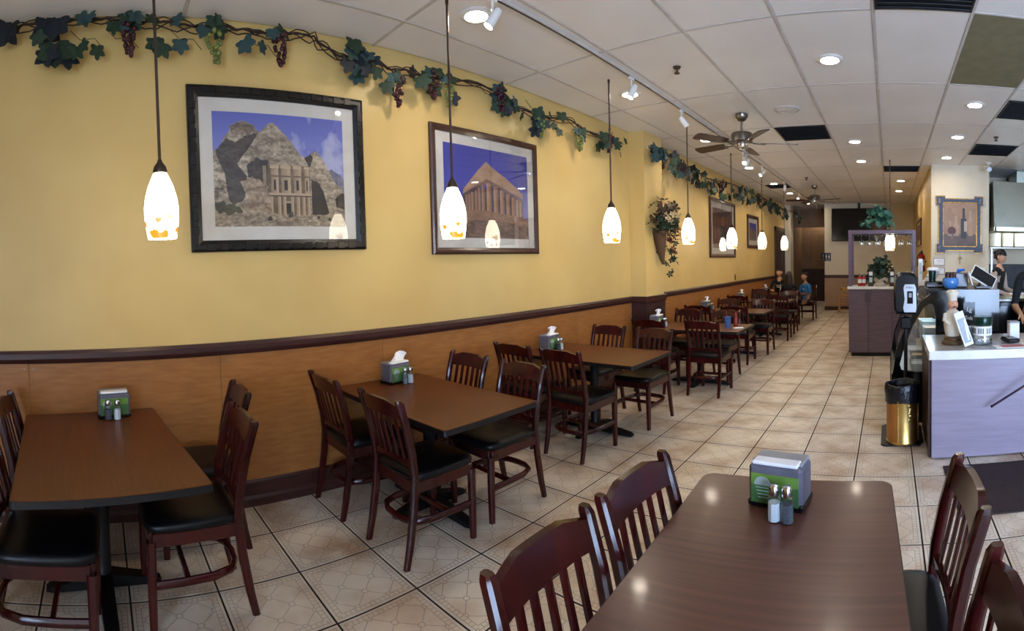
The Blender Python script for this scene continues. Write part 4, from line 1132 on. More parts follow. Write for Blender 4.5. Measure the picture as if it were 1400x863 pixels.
t = thing('television', 'large flat black television on the back wall', 'television', (-.885, 15.0, 2.575))
q = Matrix.Rotation(-.06, 4, 'X')
MB().box((0, 0, 0), (1.64, .05, .98), .008, q).build('casing', 'black_plastic', t)
MB().box((0, -.027, .01), (1.60, .006, .93), 0, q).build('screen', 'tv_black', t)
MB().box((0, .09, 0), (.4, .14, .3), .01).build('bracket', 'black_metal', t)
MB().box((0, .06, .56), (.07, .05, .19), .004).build('mount_pole', 'black_metal', t)
t = thing('high_chair', 'light wooden high chair behind the bar cabinet', 'high chair', (-1.2, 14.35, 0))
for sx in (-1, 1):
    for sy in (-1, 1):
        MB().post([(sx * .24, sy * .23, 0), (sx * .17, sy * .15, .72 if sy > 0 else .56)], .034, .034).build('leg', 'pine', t)
    MB().tube([(sx * .22, -.2, .16), (sx * .22, .2, .16)], .014, 8).build('rung', 'pine', t)
    MB().box((sx * .18, 0, .70), (.03, .36, .05), .008).build('arm_rest', 'pine', t)
for z, y in ((.12, -.21), (.30, -.195), (.45, -.18)): MB().tube([(-.21, y, z), (.21, y, z)], .014, 8).build('rung', 'pine', t)
MB().box((0, 0, .52), (.34, .32, .03), .008).build('seat', 'pine', t)
MB().box((0, .16, .68), (.34, .025, .10), .008).build('back_rail', 'pine', t)

# ------------------------------------------------------------------ bar cabinet with glass rack
BX0, BX1, BY0, BY1 = -.645, .43, 7.95, 8.48
t = thing('bar_cabinet', 'plum laminate bar cabinet with glass rack posts at the aisle', 'cabinet', (0, 0, 0))
MB().span((BX0 + .01, BY0 + .02, .06), (BX1, BY1, 1.075)).build('body', 'laminate_plum', t)
MB().span((BX0 + .04, BY0 + .05, 0), (BX1 - .02, BY1 - .02, .07)).build('plinth', 'black_edge', t)
for a, b, hx in ((BX0 + .005, -.333, -.363), (-.327, .05, -.294), (.056, BX1, .39)):
    d = MB().span((a, BY0, .07), (b, BY0 + .02, 1.07), .003).build('door', 'laminate_plum', t)
    mb = MB().tube([(hx, BY0 - .03, .87), (hx, BY0 - .03, 1.04)], .006, 8)
    for z in (.885, 1.025): mb.tube([(hx, BY0 - .03, z), (hx, BY0 + .002, z)], .004, 6)
    mb.build('handle', 'chrome', d)
for x in (BX0 + .03, BX1 - .03):
    MB().span((x - .028, BY0 + .03, 1.118), (x + .028, BY0 + .09, 1.96), .004).build('post', 'laminate_plum', t)
    MB().span((x - .028, BY1 - .09, 1.118), (x + .028, BY1 - .03, 1.96), .004).build('post', 'laminate_plum', t)
for y in (BY0 + .03, BY1 - .09):
    MB().span((BX0, y, 1.952), (BX1, y + .05, 2.0), .004).build('rack_beam', 'laminate_plum', t)
MB().span((BX0, BY0 + .03, 1.995), (BX1, BY1 - .03, 2.012), .003).build('rack_top', 'laminate_plum', t)
GLX = [-.50, -.443, -.312, -.181, -.05, .069, .2, .331]
for k in range(9):
    x = -.50 + .1305 * k / 1.0 - .007
    if x < BX1 - .05: MB().span((x - .012, BY0 + .09, 1.93), (x + .012, BY1 - .09, 1.945), .002).build('hanger_rail', 'black_metal', t)
MB().span((BX0 - .015, BY0 - .02, 1.075), (BX1 + .02, BY1 + .02, 1.118), .004).build('worktop', 'worktop_edge', t)
gm = MB().lathe([(.034, 0), (.034, -.003), (.006, -.008), (.004, -.02), (.004, -.085), (.012, -.095), (.034, -.115), (.041, -.15), (.036, -.185), (.033, -.185), (.038, -.15), (.031, -.118), (.001, -.098)], 16).mesh('wine_glass', 'glass_stem', 50)
GN = ['first', 'second', 'third', 'fourth', 'fifth', 'sixth', 'seventh']
for k, x in enumerate(GLX[1:]):
    tag(link('wine_glass', gm, None, (x, 8.14, 1.962)), 'wine glass hanging upside down, %s from the left in the rack' % GN[k], 'glass', 'hanging wine glasses')
def ivy(name, label, loc, w, h, pot, n, m='leaf_ivy', s=(.07, .12), trail=0.):
    t = thing(name, label, 'plant', loc)
    if pot == 'basket':
        MB().lathe([(.001, 0), (.12, 0), (.15, .11), (.158, .12), (.145, .12), (.11, .02), (.001, .02)], 20).build('basket', 'wicker', t, 40); z0 = .11
    else:
        MB().lathe([(.001, 0), (.09, 0), (.12, .13), (.128, .135), (.115, .135), (.085, .02), (.001, .02)], 20).build('pot', 'figure_white', t, 40); z0 = .12
    for i in range(14):
        a = i * 2.4; r = w * .6 * R.random()
        MB().tube([(0, 0, z0), (r * .5 * math.cos(a), r * .4 * math.sin(a), z0 + h * .4), (r * math.cos(a), r * .7 * math.sin(a), z0 + h * R.uniform(.5, .9))], .004, 4).build('stem', 'leaf_dark', t)
    for i in range(n):
        a = R.uniform(0, 2 * PI); k = R.random() ** .6; zz = R.random()
        p = (w * k * math.cos(a) * (1 - .45 * zz), w * .6 * k * math.sin(a) * (1 - .4 * zz), z0 - trail * (k > .6) * R.random() + h * zz * (1.05 - .3 * k))
        o = link('leaf', R.choice(LEAF[m]), t); sz = R.uniform(*s)
        o.matrix_local = Matrix.Translation(p) @ Matrix.Rotation(R.uniform(0, 6.28), 4, 'Z') @ Matrix.Rotation(R.uniform(.3, 1.7), 4, 'X') @ Matrix.Scale(sz, 4)
    return t
ivy('ivy_basket', 'trailing ivy in a basket on top of the glass rack', (-.17, 8.2, 2.013), .33, .33, 'basket', 120, 'leaf_ivy', (.07, .13), .06)
ivy('potted_plant', 'dark leafy potted plant on the bar cabinet worktop', (-.13, 8.25, 1.119), .31, .42, 'pot', 115, 'leaf_green', (.08, .14), .05)
for x, l in ((-.47, 'red candy jar at the left end of the bar cabinet worktop'), (-.405, 'red candy jar right beside the other red jar')):
    t = thing('candy_jar', l, 'jar', (x, 8.1, 1.119), 0, 'red jars on the bar cabinet')
    MB().lathe([(.001, 0), (.03, 0), (.032, .02), (.032, .14), (.024, .16), (.001, .16)], 16).build('jar_body', 'red_enamel', t, 40)
    MB().lathe([(.027, .158), (.028, .185), (.001, .188)], 14).build('lid', 'chrome', t, 40)
    MB().lathe([(.0328, .05), (.0328, .11)], 16).build('jar_label', 'print_white', t, 40)
for x, l in ((-.29, 'small menu card stand left of the potted plant'), (.05, 'small menu card stand right of the potted plant')):
    t = thing('card_stand', l, 'card', (x, 8.05, 1.119), 0, 'menu card stands')
    MB().box((0, 0, .125), (.08, .008, .24), .002, Matrix.Rotation(-.08, 4, 'X')).build('card', 'dark_panel', t)
    MB().box((0, -.012, .20), (.055, .002, .06), 0, Matrix.Rotation(-.08, 4, 'X')).build('card_picture', 'print_white', t)
    MB().box((0, -.009, .10), (.05, .002, .08), 0, Matrix.Rotation(-.08, 4, 'X')).build('card_picture', 'card_pale', t)
    MB().box((0, 0, .006), (.09, .06, .012), .003).build('foot', 'black_plastic', t)
t = thing('serving_bowl', 'shallow pale bowl in front of the potted plant', 'bowl', (-.14, 8.03, 1.119))
MB().lathe([(.001, 0), (.04, 0), (.08, .04), (.083, .045), (.076, .042), (.036, .006), (.001, .006)], 20).build('bowl', 'figure_white', t, 40)
MB().lathe([(.001, .03), (.05, .03), (.062, .028)], 16).build('contents', 'pine', t)

# ------------------------------------------------------------------ counter
CX0, CY0, CY1, CZ = .315, 3.80, 4.63, .85
t = thing('service_counter', 'lavender laminate service counter with pale top at the right edge', 'counter', (0, 0, 0))
MB().span((CX0 + .01, CY0 + .02, .012), (2.6, CY1 - .03, CZ - .07), .004).build('front_panel', 'laminate_front', t)
MB().span((CX0 - .012, CY0 + .05, .012), (CX0 + .012, CY1 - .05, CZ - .07), .002).build('end_panel', 'dark_panel', t)
MB().span((CX0 - .01, CY0 - .005, CZ - .07), (2.62, CY0 + .012, CZ + .0005), .004).build('front_edge', 'worktop_edge', t)
MB().span((CX0 - .01, CY0 + .01, CZ - .068), (2.62, CY1, CZ), .003).build('countertop', 'worktop', t)
t = thing('floor_mat', 'dark rubber mat on the floor before the counter', 'mat', (1.35, 3.30, 0))
MB().prism([(-.93, -.36), (.9, -.40), (.92, .38), (-.95, .38)], .001, .010).build('mat_body', 'rubber_mat', t)
MB().prism([(-.90, -.33), (.87, -.37), (.89, .35), (-.92, .35)], .010, .013).build('mat_ribs', 'rubber_mat', t)
t = thing('broom', 'thin dark stick leaning across the counter front', 'broom', (1.25, 3.62, 0))
MB().tube([(-.47, .12, .424), (.3, -.05, .93)], .009, 8).build('handle', 'purple_stick', t, 60)
MB().tube([(-.475, .121, .421), (-.462, .118, .43)], .010, 8).build('end_cap', 'black_plastic', t)
MB().tube([(.26, -.04, .0), (.3, -.05, .95)], .016, 8).build('upright', 'dark_trim', t, 60)
MB().lathe([(.001, 0), (.15, 0), (.15, .012), (.03, .03), (.001, .03)], 24, Matrix.Translation((.26, -.04, .0135))).build('base', 'chrome', t, 40)
# chef figurine
t = thing('chef_figurine', 'small white chef figurine on the counter', 'figurine', (.525, 4.11, CZ), .25); t.scale = (1.2, 1.2, 1.2)
MB().lathe([(.001, 0), (.075, 0), (.078, .015), (.07, .028), (.06, .032), (.062, .05), (.05, .058), (.001, .058)], 20).build('base', 'figure_base', t, 40)
MB().lathe([(.045, .056), (.056, .09), (.062, .14), (.058, .19), (.045, .225), (.02, .245), (.001, .247)], 20).build('coat', 'figure_white', t, 50)
MB().sphere((0, -.004, .275), (.036, .038, .038), 14, 10).build('head', 'figure_skin', t, 60)
mb = MB().sphere((0, -.042, .272), .008, 8, 6)
mb.build('nose', 'figure_skin', t, 60)
MB().box((0, -.038, .258), (.03, .008, .008), .003).build('moustache', 'hair_brown', t)
MB().lathe([(.03, .298), (.032, .325), (.044, .345), (.046, .362), (.03, .374), (.001, .376)], 16).build('hat', 'figure_white', t, 50)
for s in (-1, 1):
    MB().tube([(s * .05, 0, .21), (s * .068, -.02, .17), (s * .045, -.055, .145)], [.017, .016, .012], 8).build('arm', 'figure_white', t, 50)
    MB().sphere((s * .012, -.036, .283), .004, 6, 4).build('eye', 'eye_dark', t)
mb = MB()
for z in (.11, .14, .17): mb.sphere((.0, -.06, z), .005, 6, 4)
t = thing('photo_card', 'slanted white card with a grey picture leaning on the figurine', 'card', (.605, 3.93, CZ), .18)
q = Matrix.Rotation(-.32, 4, 'Y') @ Matrix.Rotation(-.1, 4, 'X')
MB().box((0, 0, .145), (.08, .004, .28), .001, Matrix.Translation((.035, 0, .012)) @ q).build('card', 'white_paper', t)
MB().box((0, -.003, .13), (.058, .002, .20), 0, Matrix.Translation((.035, 0, .012)) @ q).build('picture', 'grey_plastic', t)
MB().box((.004, -.0045, .13), (.018, .001, .17), 0, Matrix.Translation((.035, 0, .012)) @ q @ Matrix.Rotation(.12, 4, 'Y')).build('picture_figure', 'white_paper', t)
t = thing('chalk_sign', 'narrow black sign with white hand lettering behind the tip jar', 'sign', (.71, 4.40, CZ), 0)
MB().prism([(-.052, 0), (.052, 0), (.052, .325), (.02, .315), (.0, .325), (-.03, .315), (-.052, .322)], -.004, .004, 1).build('board', 'black_plastic', t)
for k, wd in enumerate(('Lg', 'Side', 'Gyro')):
    text(wd, .056 if k == 0 else .048, 'print_white', t, Matrix.Translation((0, -.0052, .255 - .075 * k)) @ Matrix.Rotation(.12, 4, 'Y') @ FRONT)
t = thing('tip_jar', 'glass tip jar with dark green lid and lettered band', 'jar', (.768, 4.07, CZ))
MB().lathe([(.001, .0), (.075, .0), (.082, .01), (.084, .06), (.078, .075), (.078, .16), (.08, .165), (.076, .165), (.074, .07), (.079, .055), (.077, .012), (.001, .006)], 28).build('glass_body', 'glass_clear', t, 40)
MB().lathe([(.0785, .08), (.0785, .155)], 28).build('band', 'white_paper', t, 60)
for k in range(14):
    a = PI + PI * (k + .5) / 14
    if k % 4 == 3: continue
    MB().box((.0795, 0, .118), (.002, .007, .045), 0, Matrix.Rotation(a, 4, 'Z')).build('band_mark', 'jar_green', t)
MB().lathe([(.079, .163), (.082, .168), (.082, .225), (.078, .232), (.001, .232)], 28).build('lid', 'jar_green', t, 40)
for k in range(26):
    a = R.uniform(0, 6.28); r = R.uniform(0, .066)
    MB().lathe([(.001, 0), (.011, 0), (.011, .0018), (.001, .0018)], 10, Matrix.Translation((r * math.cos(a), r * math.sin(a), .012 + .0017 * k)) @ Matrix.Rotation(R.uniform(-.25, .25), 4, 'X')).build('coin', 'chrome' if k % 3 else 'frame_gold', t)
t = thing('card_reader', 'black card reader lying on the counter', 'card reader', (1.02, 4.13, CZ), .2)
MB().box((0, 0, .022), (.11, .17, .035), .01).build('body', 'black_plastic', t)
MB().box((0, .04, .041), (.085, .06, .004), .001).build('screen', 'tv_black', t)
for i in range(3):
    for j in range(3): MB().box((-.027 + .027 * i, -.055 + .025 * j, .041), (.018, .015, .005), .002).build('key', 'grey_plastic', t)
t = thing('paper_menu', 'red and white paper menu lying flat on the counter', 'menu', (.97, 3.93, CZ), .08)
MB().box((0, 0, .0015), (.26, .15, .003), .0005).build('sheet', 'white_paper', t)
MB().box((.02, 0, .0035), (.19, .11, .001)).build('sheet_picture', 'menu_red', t)
t = thing('receipt_box', 'small white box at the back of the counter', 'box', (1.10, 4.34, CZ))
MB().box((0, 0, .07), (.09, .10, .14), .006).build('body', 'white_paper', t); MB().box((0, 0, .146), (.095, .105, .014), .004).build('lid', 'grey_plastic', t)

# ------------------------------------------------------------------ curved glass display case
KY0, KY1 = 4.70, 6.15
OUT = [(1.05, .0), (1.05, 1.262), (.80, 1.263), (.585, 1.264), (.46, 1.25), (.385, 1.22), (.294, 1.15), (.169, .955), (.065, .685), (.012, .338), (.012, .03), (.5, .0)]
INN = [(.44, .487), (.44, .8), (.44, 1.0), (.432, 1.08), (.41, 1.125), (.376, 1.134), (.32, 1.09), (.225, .93), (.135, .69), (.10, .56), (.12, .50), (.25, .487)]
t = thing('display_case', 'black curved-glass display case behind the counter', 'display case', (0, 0, 0))
def ring_panel(y0, y1):
    n = len(OUT); vs = [(x, y0, z) for x, z in OUT] + [(x, y0, z) for x, z in INN] + [(x, y1, z) for x, z in OUT] + [(x, y1, z) for x, z in INN]; fs = []
    for i in range(n):
        j = (i + 1) % n
        fs += [(i, j, n + j, n + i), (2 * n + i, 3 * n + i, 3 * n + j, 2 * n + j), (i, 2 * n + i, 2 * n + j, j), (n + i, n + j, 3 * n + j, 3 * n + i)]
    return MB().add(vs, fs)
for a in (KY0, KY1 - .05): ring_panel(a, a + .05).build('end_panel', 'black_gloss', t)
for a in (KY0 + .02, KY1 - .03): MB().prism(INN, a, a + .006, 1).build('end_glass', 'glass_clear', t)
cg = OUT[4:11]; vs = []; fs = []
for x, z in cg: vs += [(x + .006, KY0 + .05, z), (x + .006, KY1 - .05, z), (x + .011, KY0 + .05, z), (x + .011, KY1 - .05, z)]
for i in range(2, len(cg) - 2):
    o = (i - 1) * 4 if False else i * 4
    fs += [(o - 4, o - 3, o + 1, o), (o - 2, o + 2, o + 3, o - 1)]
MB().add(vs, fs).build('curved_glass', 'glass_clear', t, 60)
MB().span((.02, KY0 + .05, .02), (1.04, KY1 - .05, .46), .006).build('base_cabinet', 'black_plastic', t)
MB().span((.60, KY0 + .05, .46), (1.04, KY1 - .05, 1.22), .004).build('back_body', 'black_plastic', t)
MB().span((.40, KY0 + .05, 1.215), (1.05, KY1 - .05, 1.262), .004).build('case_top', 'black_plastic', t)
MB().span((.09, KY0 + .05, .46), (.6, KY1 - .05, .475), .002).build('shelf', 'white_paint', t)
MB().span((.24, KY0 + .06, .80), (.6, KY1 - .06, .808)).build('shelf', 'glass_clear', t)
MB().span((.58, KY0 + .05, .47), (.60, KY1 - .05, 1.21)).build('inner_back', 'white_paint', t)
mat('case_lamp', 'ffffff', 'ffffff', .5, emit='cfe6ff', estr=34)
MB().tube([(.47, KY0 + .08, 1.195), (.47, KY1 - .08, 1.195)], .014, 8).build('case_lamp', 'case_lamp', t)
for k, (x, y, z, sx, sy, sz, m) in enumerate(((.3, 4.95, .476, .2, .24, .06, 'white_paint'), (.32, 5.3, .476, .2, .26, .08, 'brushed_steel'), (.3, 5.7, .476, .2, .26, .07, 'white_paint'), (.42, 5.0, .809, .16, .2, .07, 'print_white'), (.42, 5.35, .809, .16, .22, .09, 'card_pale'), (.42, 5.7, .809, .16, .2, .06, 'print_white'))):
    tb = thing('food_tray', ['white tray nearest on the lower case shelf', 'steel tray in the middle of the lower case shelf', 'white tray farthest on the lower case shelf', 'white box nearest on the upper case shelf', 'pale box in the middle of the upper case shelf', 'white box farthest on the upper case shelf'][k], 'tray', (x, y, z), 0, 'trays in the display case')
    MB().lathe([(sx * .6, 0), (sx * .7, sz), (sx * .72, sz), (sx * .6, .01), (.001, .01)], 4, Matrix.Diagonal((1, sy / sx, 1, 1)) @ Matrix.Rotation(PI / 4, 4, 'Z')).build('tray_body', m, tb)
    MB().box((0, 0, sz * .6), (sx * .8, sy * .8, sz * .4), .01).build('contents', 'pine' if k % 2 else 'figure_white', tb)
# things on the case top
t = thing('blue_bowl', 'round blue bowl on top of the display case', 'bowl', (.595, 4.83, 1.265))
MB().lathe([(.001, 0), (.045, 0), (.07, .025), (.083, .06), (.078, .095), (.066, .108), (.062, .104), (.074, .09), (.078, .06), (.001, .012)], 24).build('bowl', 'bowl_blue', t, 50)
for k in range(8):
    a = k * 2 * PI / 8
    MB().lathe([(.001, 0), (.014, 0), (.014, .05), (.009, .056), (.009, .07), (.001, .07)], 10, Matrix.Translation((.042 * math.cos(a), .042 * math.sin(a), .092)) @ Matrix.Rotation(.15, 4, 'X')).build('mint_tub', 'dried_brown' if k % 2 else 'grape_maroon', t, 40)
t = thing('glove_bundle', 'bright blue gloves tossed behind the bowl', 'gloves', (.70, 5.09, 1.265))
MB().box((0, 0, .075), (.20, .12, .15), .012).build('glove_box', 'smoke_plastic', t)
mb = MB()
for a in (-.5, -.2, .1, .4): mb.tube([(0, 0, .15), (.03 * math.cos(a * 3), .03 * a, .175), (.07, .06 * a, .18 + .01 * a)], [.018, .016, .009], 7)
mb.build('glove', 'glove_blue', t, 60)
t = thing('tablet_terminal', 'tilted white-edged tablet terminal on the display case', 'tablet', (.93, 4.90, 1.268))
MB().box((0, .02, .01), (.16, .14, .02), .005).build('base', 'black_plastic', t)
MB().tube([(-.05, .02, .01), (-.01, .01, .09)], .016, 8).build('arm', 'black_plastic', t, 60)
q = Matrix.Translation((.0, 0, .105)) @ Matrix.Rotation(.55, 4, 'Y') @ Matrix.Rotation(-.5, 4, 'X')
MB().box((0, 0, 0), (.27, .02, .15), .006, q).build('tablet_body', 'white_paint', t); MB().box((0, -.0105, 0), (.245, .003, .125), 0, q).build('screen', 'tv_black', t)
MB().box((-.1, 0, .13), (.012, .10, .14), .004, Matrix.Rotation(-.3, 4, 'Y')).build('card_slot', 'white_paint', t)
t = thing('printer', 'low black printer tray behind the bowl', 'printer', (.48, 5.15, 1.265))
MB().box((0, 0, .03), (.22, .2, .06), .008).build('body', 'black_plastic', t); MB().box((-.02, -.102, .02), (.16, .004, .02), .001).build('slot', 'grey_plastic', t)
t = thing('dark_tumbler', 'dark tumbler standing on the printer', 'cup', (.44, 5.1, 1.326))
MB().lathe([(.001, 0), (.034, 0), (.038, .11), (.034, .11), (.031, .01), (.001, .008)], 18).build('cup', 'jar_green', t, 40); MB().lathe([(.001, .1), (.033, .1)], 14).build('drink', 'black_edge', t)
t = thing('price_board', 'upright narrow white board at the case corner', 'board', (.335, 5.34, 1.265))
MB().box((.07, 0, .01), (.18, .10, .016), .004).build('foot', 'white_paint', t); MB().box((0, 0, .15), (.045, .03, .28), .004).build('board', 'white_paint', t); MB().box((0, -.017, .19), (.03, .004, .12), .001).build('board_face', 'card_pale', t)
t = thing('paper_pile', 'crumpled white paper towels behind the dispenser', 'paper', (.45, 5.5, 1.265))
for k in range(5):
    mb = MB(); mb.sphere((R.uniform(-.05, .05), R.uniform(-.05, .05), .03 + .035 * k), (.07, .06, .03), 9, 6)
    mb.v = [(x + R.uniform(-.008, .008), y + R.uniform(-.008, .008), max(0, z + R.uniform(-.006, .006))) for x, y, z in mb.v]; mb.build('sheet', 'white_paper', t)
for k, (x, y) in enumerate(((.36, 4.9), (.42, 5.0))):
    pass
# sanitizer dispenser on its stand, bin in front
t = thing('sanitizer_stand', 'black hand sanitizer dispenser on a pole stand', 'dispenser', (.15, 4.50, 0))
MB().prism([(-.22, -.36), (-.19, -.39), (.1, -.39), (.14, -.3), (.14, .1), (.1, .14), (-.18, .14), (-.22, .1)], .001, .014).build('base', 'black_metal', t)
MB().cyl((0, 0, .012), .017, 1.04, 12).build('pole', 'black_metal', t, 50)
MB().box((0, -.01, .985), (.10, .10, .11), .012).build('drip_tray', 'black_plastic', t)
def rsec(pts, y0, y1): return MB().prism(pts, y0, y1, 1)
prof = [(-.09, 1.06), (.09, 1.06), (.105, 1.10), (.108, 1.25), (.105, 1.38), (.085, 1.425), (.05, 1.44), (-.05, 1.44), (-.085, 1.425), (-.105, 1.38), (-.108, 1.25), (-.105, 1.10)]
vs = []; fs = []; n = len(prof); lv = [(.06, 1.0), (-.02, 1.0), (-.06, .96), (-.085, .84)]
for y, k in lv: vs += [(x * k, y, 1.25 + (z - 1.25) * k) for x, z in prof]
for l in range(3):
    for i in range(n): fs.append((l * n + i, l * n + (i + 1) % n, (l + 1) * n + (i + 1) % n, (l + 1) * n + i))
fs += [tuple(range(n)), tuple(range(3 * n, 4 * n))[::-1]]
MB().add(vs, fs).build('housing', 'black_plastic', t, 30)
fc = MB().prism([(-.015, 1.085), (.085, 1.085), (.092, 1.12), (.088, 1.30), (.075, 1.33), (-.01, 1.33), (-.022, 1.30), (-.012, 1.2), (-.025, 1.12)], -.096, -.083, 1).build('face_plate', 'silver_face', t)
MB().box((.035, -.097, 1.215), (.05, .003, .11), .001).build('window', 'tv_black', fc)
text('PURELL', .022, 'sign_blue', fc, Matrix.Translation((.035, -.0975, 1.302)) @ FRONT)
MB().box((.037, -.0985, 1.235), (.026, .002, .04), 0).build('print', 'grey_plastic', fc)
t = thing('waste_bin', 'embossed brass waste bin lined with a black bag', 'bin', (.115, 4.225, .014))
MB().lathe([(.001, 0), (.138, 0), (.142, .012), (.138, .02), (.138, .42), (.143, .43), (.134, .43), (.134, .03), (.001, .03)], 36).build('drum', 'gold_brass', t, 40)
MB().lathe([(.1385, .025), (.1385, .40)], 12, None, PI * .95, PI * 1.38).build('amber_reflection', 'reflection_amber', t, 60)  # amber reflection on the brass, put in as a coloured strip
for a0 in (1.40, 1.86):
    for k in range(22):
        a = PI * a0; MB().sphere((.140 * math.cos(a), .140 * math.sin(a), .03 + .0175 * k), .007, 7, 5).build('bead', 'gold_brass', t, 60)
for k in range(9):
    a = PI * 1.63 + .16 * math.cos(k * 2.4) * (k / 9); z = .27 + .07 * math.sin(k * 2.4) * (k / 9 + .2)
    MB().sphere((0, 0, 0), (.006, .018, .010), 8, 6, Matrix.Rotation(a, 4, 'Z') @ Matrix.Translation((.139, 0, z)) @ Matrix.Rotation(k * 1.1, 4, 'X')).build('embossed_leaf', 'gold_brass', t, 60)
vs = []; fs = []; n = 40; lv = [(.146, .345), (.148, .38), (.150, .44), (.147, .485), (.141, .495), (.130, .49), (.12, .44), (.118, .36), (.001, .34)]
for li, (r, z) in enumerate(lv):
    for i in range(n):
        a = 2 * PI * i / n; rr = r + (.006 * math.sin(i * 3.1 + li) + R.uniform(-.002, .002)) * (r > .05); vs.append((rr * math.cos(a), rr * math.sin(a), z + (.008 * math.sin(a * 3 + li) if li in (0, 3, 4) else 0)))
for l in range(len(lv) - 1):
    for i in range(n): fs.append((l * n + i, l * n + (i + 1) % n, (l + 1) * n + (i + 1) % n, (l + 1) * n + i))
MB().add(vs, fs).build('bin_bag', 'bag_black', t, 60)

# ------------------------------------------------------------------ pier: ornate wine picture, notices, cross, extinguisher
t = thing('ornate_picture', 'still life with wine bottle in a notched blue and gold frame', 'picture', (1.265, 8.95, 2.165))
W, H, n_, e_ = .435, .515, .12, .045
def notched(W, H, n, e): return [(-W, H), (-W + n, H), (-W + n, H - e), (W - n, H - e), (W - n, H), (W, H), (W, H - n), (W - e, H - n), (W - e, -H + n), (W, -H + n), (W, -H), (W - n, -H), (W - n, -H + e), (-W + n, -H + e), (-W + n, -H), (-W, -H), (-W, -H + n), (-W + e, -H + n), (-W + e, H - n), (-W, H - n)]
MB().prism(notched(W, H, .17, .045), -.03, -.001, 1).build('outer_moulding', 'frame_gold', t)
MB().prism(notched(W - .018, H - .018, .155, .045), -.038, -.003, 1).build('frame_panel', 'frame_blue', t)
for s in (-1, 1):
    MB().box((s * .30, -.042, 0), (.02, .014, .80), .004).build('inner_moulding', 'frame_gold', t)
    MB().box((0, -.042, s * .39), (.62, .014, .02), .004).build('inner_moulding', 'frame_gold', t)
    for s2 in (-1, 1):
        for k in range(4):
            MB().sphere((s * (.36 + .012 * (k % 2)), -.039, s2 * (.42 + .022 * (k - 1.5))), (.02, .004, .009), 8, 5).build('corner_scroll', 'brushed_steel', t, 60)
pm = print_mesh(still_life(), .585, .765); pm.transform(Matrix.Rotation(-PI / 2, 4, 'Z'))
link('print', pm, t, (0, -.0405, 0))
for k, (z0, z1) in enumerate(((1.43, 1.57), (1.27, 1.40))):
    t = thing('wall_notice', ['upper framed paper notice below the ornate picture', 'lower framed paper notice below the ornate picture'][k], 'notice', (.895, 8.95, (z0 + z1) / 2), 0, 'framed notices on the pier')
    MB().box((0, -.006, 0), (.21, .010, z1 - z0), .002).build('frame', 'grey_plastic', t); MB().box((0, -.0115, 0), (.18, .002, z1 - z0 - .03)).build('paper', 'white_paper', t)
    MB().box((0, -.013, .02), (.10, .001, .006)).build('text_line', 'grey_plastic', t)
t = thing('wall_cross', 'small pale cross hanging under the ornate picture', 'ornament', (1.267, 8.95, 1.56))
MB().box((0, -.008, .10), (.004, .004, .09)).build('cord', 'stem_brown', t)
MB().box((0, -.008, -.02), (.022, .012, .16), .004).build('upright_bar', 'dried_cream', t); MB().box((0, -.009, .01), (.09, .012, .022), .004).build('cross_bar', 'dried_cream', t)
MB().lathe([(.022, -.004), (.03, -.004), (.03, .004), (.022, .004), (.022, -.004)], 16, Matrix.Translation((0, -.01, .01)) @ Matrix.Rotation(PI / 2, 4, 'X')).build('halo', 'dried_cream', t, 40)
t = thing('wall_outlet', 'white switch plate at the right side of the pier', 'switch', (1.70, 8.95, 1.33))
MB().box((0, -.005, 0), (.08, .010, .13), .002).build('plate', 'white_paint', t); MB().box((0, -.012, 0), (.03, .006, .06), .002).build('rocker', 'grey_plastic', t)
t = thing('fire_extinguisher', 'red fire extinguisher hung on the pier side', 'fire extinguisher', (.66, 10.15, 1.30))
MB().lathe([(.001, 0), (.065, 0), (.07, .02), (.07, .29), (.05, .34), (.02, .36), (.001, .36)], 20).build('cylinder', 'red_enamel', t, 40)
MB().box((0, 0, .385), (.05, .08, .05), .006).build('valve', 'black_plastic', t); MB().box((0, -.05, .42), (.02, .12, .015), .004).build('lever', 'black_plastic', t)
MB().tube([(-.03, 0, .38), (-.085, 0, .3), (-.085, 0, .1)], .010, 8).build('hose', 'black_plastic', t, 60)
MB().lathe([(.0705, .12), (.0705, .24)], 14, None, PI, 2 * PI).build('label_band', 'print_white', t, 60)
MB().box((.062, 0, .2), (.05, .05, .04), .004).build('bracket', 'black_metal', t)
t = thing('framed_picture', 'narrow dark framed picture on the side of the pier', 'picture', (.75, 12.3, 2.18))
for a, b in (((-.03, -.85, .27), (0, .85, .31)), ((-.03, -.85, -.31), (0, .85, -.27)), ((-.03, -.85, -.31), (0, -.80, .31)), ((-.03, .80, -.31), (0, .85, .31))):
    MB().span(a, b, .004).build('frame_side', 'frame_brown', t)
MB().span((-.014, -.80, -.27), (-.002, .80, .27)).build('mount_board', 'dried_cream', t)
pm = print_mesh(red_hall(), 1.3, .40); pm.transform(Matrix.Rotation(PI, 4, 'Z')); link('print', pm, t, (-.0155, 0, 0))

# ------------------------------------------------------------------ kitchen
t = thing('extractor_hood', 'stainless kitchen extractor hood at the right edge', 'hood', (0, 0, 0))
MB().prism([(8.75, 2.10), (10.1, 2.10), (10.1, 2.95), (8.9, 2.95)], 1.86, 4.6, 0).build('canopy', 'hood_steel', t)
MB().span((1.85, 8.70, 2.05), (4.62, 8.80, 2.13), .006).build('rim', 'hood_steel', t); MB().span((1.84, 8.7, 2.05), (1.89, 10.1, 2.13), .006).build('rim', 'hood_steel', t)
mat('hood_glow', 'ffffff', 'ffffff', .5, emit='f4ffe4', estr=10)
MB().span((2.0, 8.95, 2.085), (4.2, 9.07, 2.099), .003).build('hood_lamp', 'hood_glow', t)
MB().span((2.4, 9.3, 2.95), (3.6, 9.9, CEIL), .004).build('duct', 'hood_steel', t)
t = thing('wall_shelf', 'steel kitchen shelf holding white tubs below the hood', 'shelf', (0, 0, 0))
